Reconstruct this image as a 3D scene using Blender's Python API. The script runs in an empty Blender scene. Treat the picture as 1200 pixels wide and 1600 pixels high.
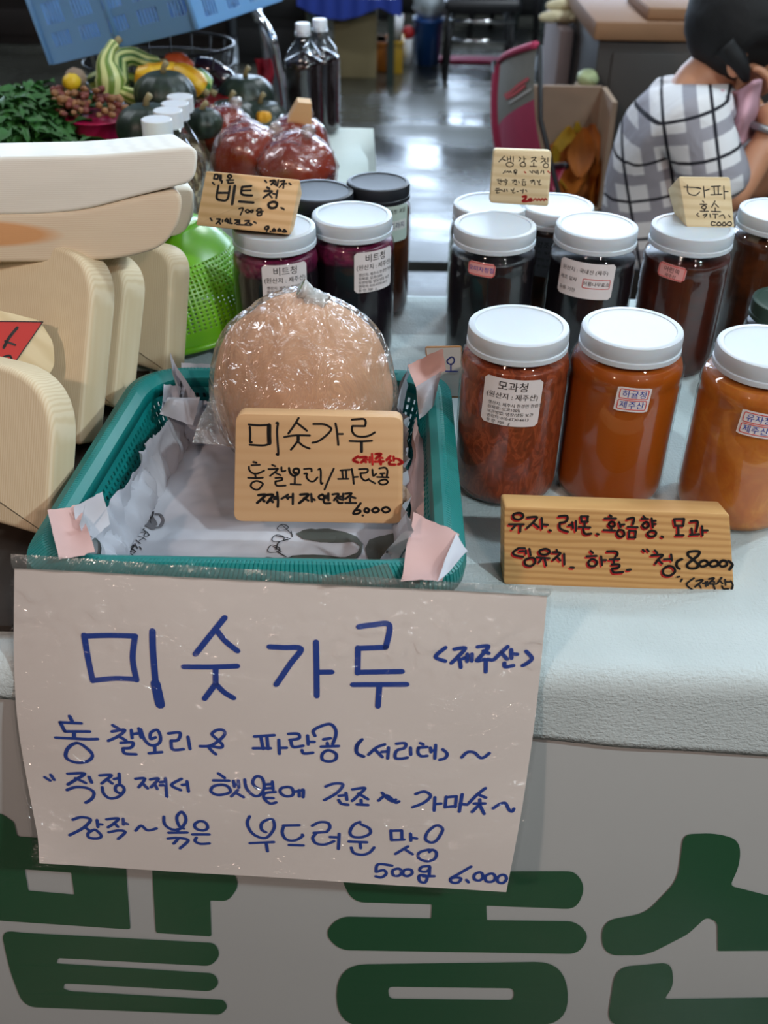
import bpy, bmesh, math, random
from mathutils import Vector, Matrix, noise
random.seed(7)
PI = math.pi; R = math.radians
sc = bpy.context.scene
COL = sc.collection
# ---------------------------------------------------------------- camera
CAM = Vector((0.0, 0.0, 1.30)); PITCH = R(35.4); ROLL = R(1.0); F = 1600.0
_f = Vector((0, math.cos(PITCH), -math.sin(PITCH)))
_r0 = Vector((1, 0, 0)); _u0 = Vector((0, math.sin(PITCH), math.cos(PITCH)))
_r = _r0*math.cos(ROLL) + _u0*math.sin(ROLL); _u = _u0*math.cos(ROLL) - _r0*math.sin(ROLL)
cd = bpy.data.cameras.new('camera'); cam = bpy.data.objects.new('camera', cd); COL.objects.link(cam)
cam.matrix_world = Matrix(((_r.x, _u.x, -_f.x, CAM.x), (_r.y, _u.y, -_f.y, CAM.y), (_r.z, _u.z, -_f.z, CAM.z), (0, 0, 0, 1)))
cd.sensor_fit = 'VERTICAL'; cd.sensor_height = 36.0; cd.lens = 36.0*F/1600.0
cd.clip_start = 0.02; cd.clip_end = 200
cd.dof.use_dof = True; cd.dof.focus_distance = 0.88; cd.dof.aperture_fstop = 7.5
sc.camera = cam
# ---------------------------------------------------------------- world, lights, exposure
sc.view_settings.view_transform = 'Standard'; sc.view_settings.look = 'None'
sc.view_settings.gamma = 1.0; sc.view_settings.exposure = -0.03
try: sc.view_settings.use_curve_mapping = False
except Exception: pass
w = bpy.data.worlds.new('world'); sc.world = w; w.use_nodes = True
bgn = w.node_tree.nodes['Background']; bgn.inputs[0].default_value = (0.55, 0.72, 0.95, 1); bgn.inputs[1].default_value = 0.9
sc.cycles.use_denoising = True
sc.cycles.max_bounces = 7; sc.cycles.diffuse_bounces = 3; sc.cycles.glossy_bounces = 3
sc.cycles.transmission_bounces = 4; sc.cycles.transparent_max_bounces = 14
sc.cycles.caustics_reflective = False; sc.cycles.caustics_refractive = False
sc.cycles.sample_clamp_indirect = 6.0
def lamp(kind, name, loc, aim, energy, color, size=0.1, spot=None, blend=.3, sy=None):
    l = bpy.data.lights.new(name, kind); l.energy = energy; l.color = color
    if kind == 'AREA':
        l.size = size
        if sy: l.shape = 'RECTANGLE'; l.size_y = sy
    else: l.shadow_soft_size = size
    if kind == 'SPOT': l.spot_size = R(spot); l.spot_blend = blend
    o = bpy.data.objects.new(name, l); COL.objects.link(o); o.location = loc
    o.rotation_euler = (Vector(aim)-Vector(loc)).to_track_quat('-Z', 'Y').to_euler()
    return o
# cool stall bulbs hung over the right end of the stall, a cool strip along the aisle, warm bulbs behind the customer
lamp('POINT', 'cool_bulb', (1.15, 1.25, 2.35), (0, 1, 0), 44, (0.72, 0.90, 1.0), .035)
lamp('POINT', 'cool_bulb', (1.45, 1.75, 2.35), (0, 1, 0), 26, (0.72, 0.90, 1.0), .035)
lamp('POINT', 'cool_bulb', (0.75, 0.55, 2.45), (0, 1, 0), 6, (0.82, 0.93, 1.0), .035)
lamp('AREA', 'aisle_strip_light', (0.2, 2.0, 3.1), (0, 1.9, 0), 14, (0.80, 0.91, 1.0), 1.6, sy=.3)
lamp('POINT', 'warm_bulb', (-1.0, -0.9, 2.3), (0, .8, .8), 56, (1.0, 0.74, 0.62), .05)
lamp('POINT', 'warm_bulb', (0.7, -1.1, 2.1), (0, .8, .8), 34, (1.0, 0.76, 0.66), .05)
lamp('POINT', 'front_bulb', (1.15, -.45, 2.15), (0, .6, .6), 78, (0.84, 0.97, 1.0), .04)
lamp('AREA', 'hall_strip_light', (-2.6, 2.8, 3.4), (-2.6, 2.8, 0), 50, (0.85, 0.93, 1.0), 2.0, sy=.3)
lamp('AREA', 'hall_strip_light', (1.5, 5.5, 3.8), (1.2, 5.5, 0), 120, (0.85, 0.93, 1.0), 2.5, sy=.4)
# ---------------------------------------------------------------- helpers
def ray(px, py):
    return (_f*F + _r*(px-600) + _u*(800-py)).normalized()
def at_z(px, py, z): d = ray(px, py); return CAM + d*((z-CAM.z)/d.z)
def at_y(px, py, Y): d = ray(px, py); return CAM + d*((Y-CAM.y)/d.y)
def at_pl(px, py, p0, n): d = ray(px, py); return CAM + d*((Vector(p0)-CAM).dot(n)/d.dot(n))
def srgb(h):
    if isinstance(h, str):
        h = [int(h[i:i+2], 16)/255 for i in (0, 2, 4)]
    else: h = [c/255 for c in h]
    return tuple(c/12.92 if c <= .04045 else ((c+.055)/1.055)**2.4 for c in h) + (1,)
class N:
    def __init__(s, name):
        s.m = bpy.data.materials.new(name); s.m.use_nodes = True; s.t = s.m.node_tree; s.b = s.t.nodes['Principled BSDF']; s.o = s.t.nodes['Material Output']
    def n(s, typ, **kw):
        x = s.t.nodes.new(typ)
        for k, v in kw.items():
            if k in x.inputs: x.inputs[k].default_value = v
            else: setattr(x, k, v)
        return x
    def l(s, a, b): s.t.links.new(a, b)
    def coord(s, scale=(1, 1, 1), kind='Object', rot=(0, 0, 0)):
        tc = s.n('ShaderNodeTexCoord'); mp = s.n('ShaderNodeMapping'); mp.inputs['Scale'].default_value = scale; mp.inputs['Rotation'].default_value = rot
        s.l(tc.outputs[kind], mp.inputs['Vector']); return mp.outputs[0]
    def noise(s, scale, co=None, detail=3, rough=.5, dist=0):
        x = s.n('ShaderNodeTexNoise'); x.inputs['Scale'].default_value = scale; x.inputs['Detail'].default_value = detail
        x.inputs['Roughness'].default_value = rough; x.inputs['Distortion'].default_value = dist
        s.l(co if co is not None else s.coord(), x.inputs['Vector']); return x.outputs['Fac']
    def ramp(s, fac, stops):
        x = s.n('ShaderNodeValToRGB'); e = x.color_ramp.elements
        while len(e) < len(stops): e.new(.5)
        for i, (p, c) in enumerate(stops): e[i].position = p; e[i].color = c if len(c) == 4 else (*c, 1)
        s.l(fac, x.inputs[0]); return x.outputs[0]
    def bump(s, h, strength=.3, dist=.002):
        x = s.n('ShaderNodeBump'); x.inputs['Strength'].default_value = strength; x.inputs['Distance'].default_value = dist
        s.l(h, x.inputs['Height']); s.l(x.outputs[0], s.b.inputs['Normal']); return x.outputs[0]
def mat(name, col, rough=.5, metal=0, spec=.5, var=0, vscale=20, bump=0, bscale=80, bdist=.002, sss=0, coat=0, trans=0):
    m = N(name); c = srgb(col); b = m.b
    b.inputs['Base Color'].default_value = c; b.inputs['Roughness'].default_value = rough; b.inputs['Metallic'].default_value = metal
    b.inputs['Specular IOR Level'].default_value = spec
    if sss: b.inputs['Subsurface Weight'].default_value = sss; b.inputs['Subsurface Radius'].default_value = (.02, .01, .006); b.inputs['Subsurface Scale'].default_value = .4
    if coat: b.inputs['Coat Weight'].default_value = coat; b.inputs['Coat Roughness'].default_value = .08
    if trans: b.inputs['Transmission Weight'].default_value = trans
    if var:
        f = m.noise(vscale); d = tuple(x*(1-var) for x in c[:3]); u = tuple(min(1, x*(1+var)) for x in c[:3])
        m.l(m.ramp(f, [(.3, d), (.7, u)]), b.inputs['Base Color'])
    if bump: m.bump(m.noise(bscale, detail=4), bump, bdist)
    return m.m
def fresnel(m):   # the same reflectance from either side of a thin film
    g = m.n('ShaderNodeNewGeometry'); r = m.n('ShaderNodeMapRange'); r.inputs[3].default_value = 1.45; r.inputs[4].default_value = 1/1.45
    m.l(g.outputs['Backfacing'], r.inputs[0]); fr = m.n('ShaderNodeFresnel'); m.l(r.outputs[0], fr.inputs[0]); return fr
def film(name, tint=(1, 1, 1, 1), gloss=.12, rough=.08, bump=.6, bscale=14, bdist=.02, fog=0, fogcol=(.8, .8, .8, 1)):
    m = N(name); tr = m.n('ShaderNodeBsdfTransparent'); tr.inputs[0].default_value = tint
    gl = m.n('ShaderNodeBsdfGlossy'); gl.inputs['Roughness'].default_value = rough
    fr = fresnel(m)
    ad = m.n('ShaderNodeMath', operation='ADD'); ad.inputs[1].default_value = gloss; m.l(fr.outputs[0], ad.inputs[0])
    if bump:
        bp = m.n('ShaderNodeBump'); bp.inputs['Strength'].default_value = bump; bp.inputs['Distance'].default_value = bdist
        m.l(m.noise(bscale, detail=4, dist=1.2), bp.inputs['Height']); m.l(bp.outputs[0], gl.inputs['Normal'])
    mx = m.n('ShaderNodeMixShader'); m.l(ad.outputs[0], mx.inputs[0]); m.l(gl.outputs[0], mx.inputs[2])
    if fog:
        df = m.n('ShaderNodeBsdfDiffuse'); df.inputs[0].default_value = fogcol
        m2 = m.n('ShaderNodeMixShader'); m2.inputs[0].default_value = fog; m.l(tr.outputs[0], m2.inputs[1]); m.l(df.outputs[0], m2.inputs[2]); m.l(m2.outputs[0], mx.inputs[1])
    else: m.l(tr.outputs[0], mx.inputs[1])
    m.l(mx.outputs[0], m.o.inputs[0]); return m.m
# ---- mesh containers: (verts, faces)
def obj(name, md, m, parent=None, smooth=True, loc=None, auto=None):
    v, f = md[0], md[1]
    me = bpy.data.meshes.new(name)
    if parent is not None and loc is None:   # world verts -> local of the root
        p = parent
        while p.parent: p = p.parent
        o0 = p.get('_o'); o0 = Vector(o0) if o0 else Vector((0, 0, 0))
        v = [Vector(a)-o0 for a in v]
    me.from_pydata([tuple(a) for a in v], [], [tuple(x) for x in f]); me.update()
    if smooth: me.shade_smooth()
    ms = m if isinstance(m, (list, tuple)) else [m]
    for q in ms: me.materials.append(q)
    o = bpy.data.objects.new(name, me); COL.objects.link(o)
    if parent: o.parent = parent
    if loc is not None and not parent: o.location = loc
    if auto:
        try: me.set_sharp_from_angle(angle=R(auto))
        except Exception: pass
    return o
def tag(o, label, cat, group=None, kind=None):
    if label: o['label'] = label
    if cat: o['category'] = cat
    if group: o['group'] = group
    if kind: o['kind'] = kind
    return o
def thing(name, label, cat, loc=(0, 0, 0), group=None, rz=0):
    o = bpy.data.objects.new(name, None); COL.objects.link(o); o.location = loc; o.rotation_euler[2] = rz; o.empty_display_size = .02
    o['_o'] = tuple(loc); return tag(o, label, cat, group)
def struct(name, md, m, smooth=False, parent=None):
    o = obj(name, md, m, parent, smooth); o['kind'] = 'structure'; return o
def dup(root, loc, rz=0, label=None, scale=None):
    def cp(o, par):
        c = o.copy(); COL.objects.link(c); c.parent = par
        for ch in [x for x in bpy.data.objects if x.parent == o]: cp(ch, c)
        return c
    r = cp(root, None); r.location = loc; r.rotation_euler[2] = rz
    if scale: r.scale = (scale,)*3 if not hasattr(scale, '__len__') else scale
    if label: r['label'] = label
    return r
def join(*mds):
    V = []; Fc = []
    for v, f in mds:
        n = len(V); V += [Vector(a) for a in v]; Fc += [tuple(i+n for i in x) for x in f]
    return V, Fc
def xf(md, M): return [M @ Vector(a) for a in md[0]], md[1]
def mv(md, loc, rz=0, s=1): return xf(md, Matrix.Translation(loc) @ Matrix.Rotation(rz, 4, 'Z') @ Matrix.Scale(s, 4))
def from_bm(bm):
    v = [a.co.copy() for a in bm.verts]; bm.verts.index_update(); f = [tuple(q.index for q in x.verts) for x in bm.faces]; bm.free(); return v, f
def box(x0, x1, y0, y1, z0, z1, bev=0, seg=2):
    bm = bmesh.new(); bmesh.ops.create_cube(bm, size=1)
    for v in bm.verts: v.co = Vector(((x0+x1)/2+v.co.x*(x1-x0), (y0+y1)/2+v.co.y*(y1-y0), (z0+z1)/2+v.co.z*(z1-z0)))
    if bev: bmesh.ops.bevel(bm, geom=list(bm.edges), offset=bev, segments=seg, profile=.5, affect='EDGES')
    return from_bm(bm)
def lathe(prof, n=40, mod=None):
    V = []; Fc = []
    for i, (r, z) in enumerate(prof):
        for k in range(n):
            a = 2*PI*k/n; rr = r*(1+(mod(i, k) if mod else 0)); V.append(Vector((rr*math.cos(a), rr*math.sin(a), z)))
    for i in range(len(prof)-1):
        for k in range(n): k2 = (k+1) % n; Fc.append((i*n+k, i*n+k2, (i+1)*n+k2, (i+1)*n+k))
    if prof[0][0] > 1e-6: Fc.append(tuple(range(n))[::-1])
    if prof[-1][0] > 1e-6: Fc.append(tuple((len(prof)-1)*n+k for k in range(n)))
    return V, Fc
def tube(pts, r, n=8, closed=False, caps=True):
    pts = [Vector(p) for p in pts]; m = len(pts); rs = r if hasattr(r, '__len__') else [r]*m
    V = []; Fc = []; up = None
    for i, p in enumerate(pts):
        a = pts[(i-1) % m] if (closed or i > 0) else p; b = pts[(i+1) % m] if (closed or i < m-1) else p
        t = (b-a).normalized()
        if up is None: up = t.orthogonal().normalized()
        up = (up - t*up.dot(t)).normalized(); s = t.cross(up)
        for k in range(n): q = 2*PI*k/n; V.append(p + (up*math.cos(q)+s*math.sin(q))*rs[i])
    for i in range(m if closed else m-1):
        j = (i+1) % m
        for k in range(n): k2 = (k+1) % n; Fc.append((i*n+k, i*n+k2, j*n+k2, j*n+k))
    if caps and not closed: Fc.append(tuple(range(n))[::-1]); Fc.append(tuple((m-1)*n+k for k in range(n)))
    return V, Fc
def ball(r=1, sub=3, fn=None):
    bm = bmesh.new(); bmesh.ops.create_icosphere(bm, subdivisions=sub, radius=1)
    rr = r if hasattr(r, '__len__') else (r, r, r)
    for v in bm.verts:
        d = v.co.copy(); k = fn(d) if fn else 1
        v.co = Vector((d.x*rr[0]*k, d.y*rr[1]*k, d.z*rr[2]*k))
    return from_bm(bm)
def grid(fn, nu, nv):
    V = [fn(i/nu, j/nv) for j in range(nv+1) for i in range(nu+1)]
    Fc = [(j*(nu+1)+i, j*(nu+1)+i+1, (j+1)*(nu+1)+i+1, (j+1)*(nu+1)+i) for j in range(nv) for i in range(nu)]
    return V, Fc
def rpoly(pts, r, seg=5):
    """2D polygon with rounded corners"""
    out = []; n = len(pts)
    for i in range(n):
        p = Vector(pts[i]); a = Vector(pts[i-1]); b = Vector(pts[(i+1) % n])
        rr = r[i] if hasattr(r, '__len__') else r
        da = (a-p); db = (b-p); q = min(rr, da.length*.49, db.length*.49)
        s = p+da.normalized()*q; e = p+db.normalized()*q
        for k in range(seg+1):
            t = k/seg; out.append(s*(1-t)**2 + p*2*t*(1-t) + e*t*t)
    return out
def slab(poly, th, bev=.002, seg=2):
    """outline in XY extruded to -Z by th, edges bevelled; top at z=0"""
    bm = bmesh.new(); top = [bm.verts.new((p[0], p[1], 0)) for p in poly]; f = bm.faces.new(top)
    if f.normal.z < 0: bmesh.ops.reverse_faces(bm, faces=[f])
    r = bmesh.ops.extrude_face_region(bm, geom=[f]); vs = [g for g in r['geom'] if isinstance(g, bmesh.types.BMVert)]
    for v in vs: v.co.z -= th
    bmesh.ops.recalc_face_normals(bm, faces=list(bm.faces))
    es = [e for e in bm.edges if abs(e.verts[0].co.z-e.verts[1].co.z) < 1e-7]
    if bev: bmesh.ops.bevel(bm, geom=es, offset=bev, segments=seg, profile=.5, affect='EDGES')
    return from_bm(bm)
def frame3(o, x, z):
    x = Vector(x).normalized(); z = Vector(z); z = (z-x*z.dot(x)).normalized(); y = z.cross(x)
    return Matrix(((x.x, y.x, z.x, o[0]), (x.y, y.y, z.y, o[1]), (x.z, y.z, z.z, o[2]), (0, 0, 0, 1)))
def holed(cells_u, cells_v, fn, hole, th=None):
    """perforated sheet: fn(u,v)->3D; cells with hole(i,j) True get a hole of 60%"""
    V = []; Fc = []; nu, nv = cells_u, cells_v; idx = {}
    def vid(a, b):
        k = (round(a, 5), round(b, 5))
        if k not in idx: idx[k] = len(V); V.append(Vector(fn(a/nu, b/nv)))
        return idx[k]
    for j in range(nv):
        for i in range(nu):
            c = [vid(i, j), vid(i+1, j), vid(i+1, j+1), vid(i, j+1)]
            h = hole(i, j)
            if not h: Fc.append(tuple(c)); continue
            mu, mv_ = h if isinstance(h, tuple) else (.2, .2)
            q = [vid(i+mu, j+mv_), vid(i+1-mu, j+mv_), vid(i+1-mu, j+1-mv_), vid(i+mu, j+1-mv_)]
            for k in range(4): Fc.append((c[k], c[(k+1) % 4], q[(k+1) % 4], q[k]))
    return V, Fc
def solid(o, th, off=0):
    s = o.modifiers.new('solid', 'SOLIDIFY'); s.thickness = th; s.offset = off; return o
# ---- writing
def smooth_pts(p, k=4):
    if len(p) < 3: return p
    out = []
    for i in range(len(p)-1):
        a = p[max(i-1, 0)]; b = p[i]; c = p[i+1]; d = p[min(i+2, len(p)-1)]
        if i == 0 and (p[0]-p[-1]).length < 1e-4 and len(p) > 4: a = p[-2]
        if i == len(p)-2 and (p[0]-p[-1]).length < 1e-4 and len(p) > 4: d = p[1]
        for t in range(k):
            t /= k; out.append(.5*((2*b)+(c-a)*t+(2*a-5*b+4*c-d)*t*t+(3*b-a-3*c+d)*t**3))
    out.append(p[-1]); return out
def ribbon(strokes, wd, fn, W=1, H=1):
    """strokes: [(width factor, [(x,y)..])] in plane units of W x H; fn(u,v)->3D, u,v 0..1"""
    V = []; Fc = []
    for wf, pts in strokes:
        p = smooth_pts([Vector((x*W, y*H)) for x, y in pts]); h = wd*wf/2
        def put(q): V.append(fn(q.x/W, q.y/H)); return len(V)-1
        for q in p:
            c = [put(q+Vector((math.cos(a*PI/4+.2), math.sin(a*PI/4+.2)))*h*.98) for a in range(8)]; Fc.append(tuple(c[::-1]))
        for a, b in zip(p[:-1], p[1:]):
            d = b-a
            if d.length < 1e-7: continue
            nrm = Vector((-d.y, d.x)).normalized()*h
            Fc.append((put(a+nrm), put(b+nrm), put(b-nrm), put(a-nrm)))
    return V, Fc
def WRS(key, off=(0, 0)):
    out = []
    for s in WR[key].split(';'):
        w_, t = s.split(':'); n = [float(a)/1000 for a in t.split()]
        out.append((float(w_), [(n[i]+off[0], n[i+1]+off[1]) for i in range(0, len(n), 2)]))
    return out
_tc = {}
def text2d(body, size, align='CENTER', shear=0, bold=0):
    """printed characters as flat polygons, baseline at y=0"""
    k = (body, size, align, shear, bold)
    if k in _tc: return _tc[k]
    c = bpy.data.curves.new('t', 'FONT'); c.body = body; c.size = size; c.align_x = align; c.shear = shear; c.offset = bold; c.resolution_u = 2
    o = bpy.data.objects.new('t', c); COL.objects.link(o); me = o.to_mesh()
    r = ([v.co.copy() for v in me.vertices], [tuple(p.vertices) for p in me.polygons])
    o.to_mesh_clear(); bpy.data.objects.remove(o); bpy.data.curves.remove(c); _tc[k] = r; return r
def lines2d(lines):
    """lines: [(text, size, x, y, align)]"""
    return join(*[mv(text2d(t, s, al), (x, y, 0)) for t, s, x, y, al in lines])
def fill2d(loops):
    """filled outlines with holes -> flat polygons"""
    c = bpy.data.curves.new('t', 'CURVE'); c.dimensions = '2D'; c.fill_mode = 'BOTH'
    for lp in loops:
        s = c.splines.new('POLY'); s.points.add(len(lp)-1); s.use_cyclic_u = True
        for q, p in zip(s.points, lp): q.co = (p[0], p[1], 0, 1)
    o = bpy.data.objects.new('t', c); COL.objects.link(o); me = o.to_mesh()
    r = ([v.co.copy() for v in me.vertices], [tuple(p.vertices) for p in me.polygons])
    o.to_mesh_clear(); bpy.data.objects.remove(o); bpy.data.curves.remove(c); return r
def skin(nodes, edges, sub=2, root=0):
    """nodes: [(co, r)] -> one continuous surface"""
    me = bpy.data.meshes.new('t'); me.from_pydata([tuple(n[0]) for n in nodes], edges, [])
    o = bpy.data.objects.new('t', me); COL.objects.link(o); o.modifiers.new('s', 'SKIN')
    for i, n in enumerate(nodes):
        r = n[1] if hasattr(n[1], '__len__') else (n[1], n[1]); me.skin_vertices[0].data[i].radius = r
    me.skin_vertices[0].data[root].use_root = True
    ss = o.modifiers.new('b', 'SUBSURF'); ss.levels = sub; ss.render_levels = sub
    dg = bpy.context.evaluated_depsgraph_get(); m2 = bpy.data.meshes.new_from_object(o.evaluated_get(dg))
    r = ([v.co.copy() for v in m2.vertices], [tuple(p.vertices) for p in m2.polygons])
    bpy.data.objects.remove(o); bpy.data.meshes.remove(m2); return r
def nz(p, s=1.0, seed=0): return noise.noise(Vector((p[0]*s+seed*13.7, p[1]*s-seed*7.1, p[2]*s+seed*3.3)))
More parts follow.
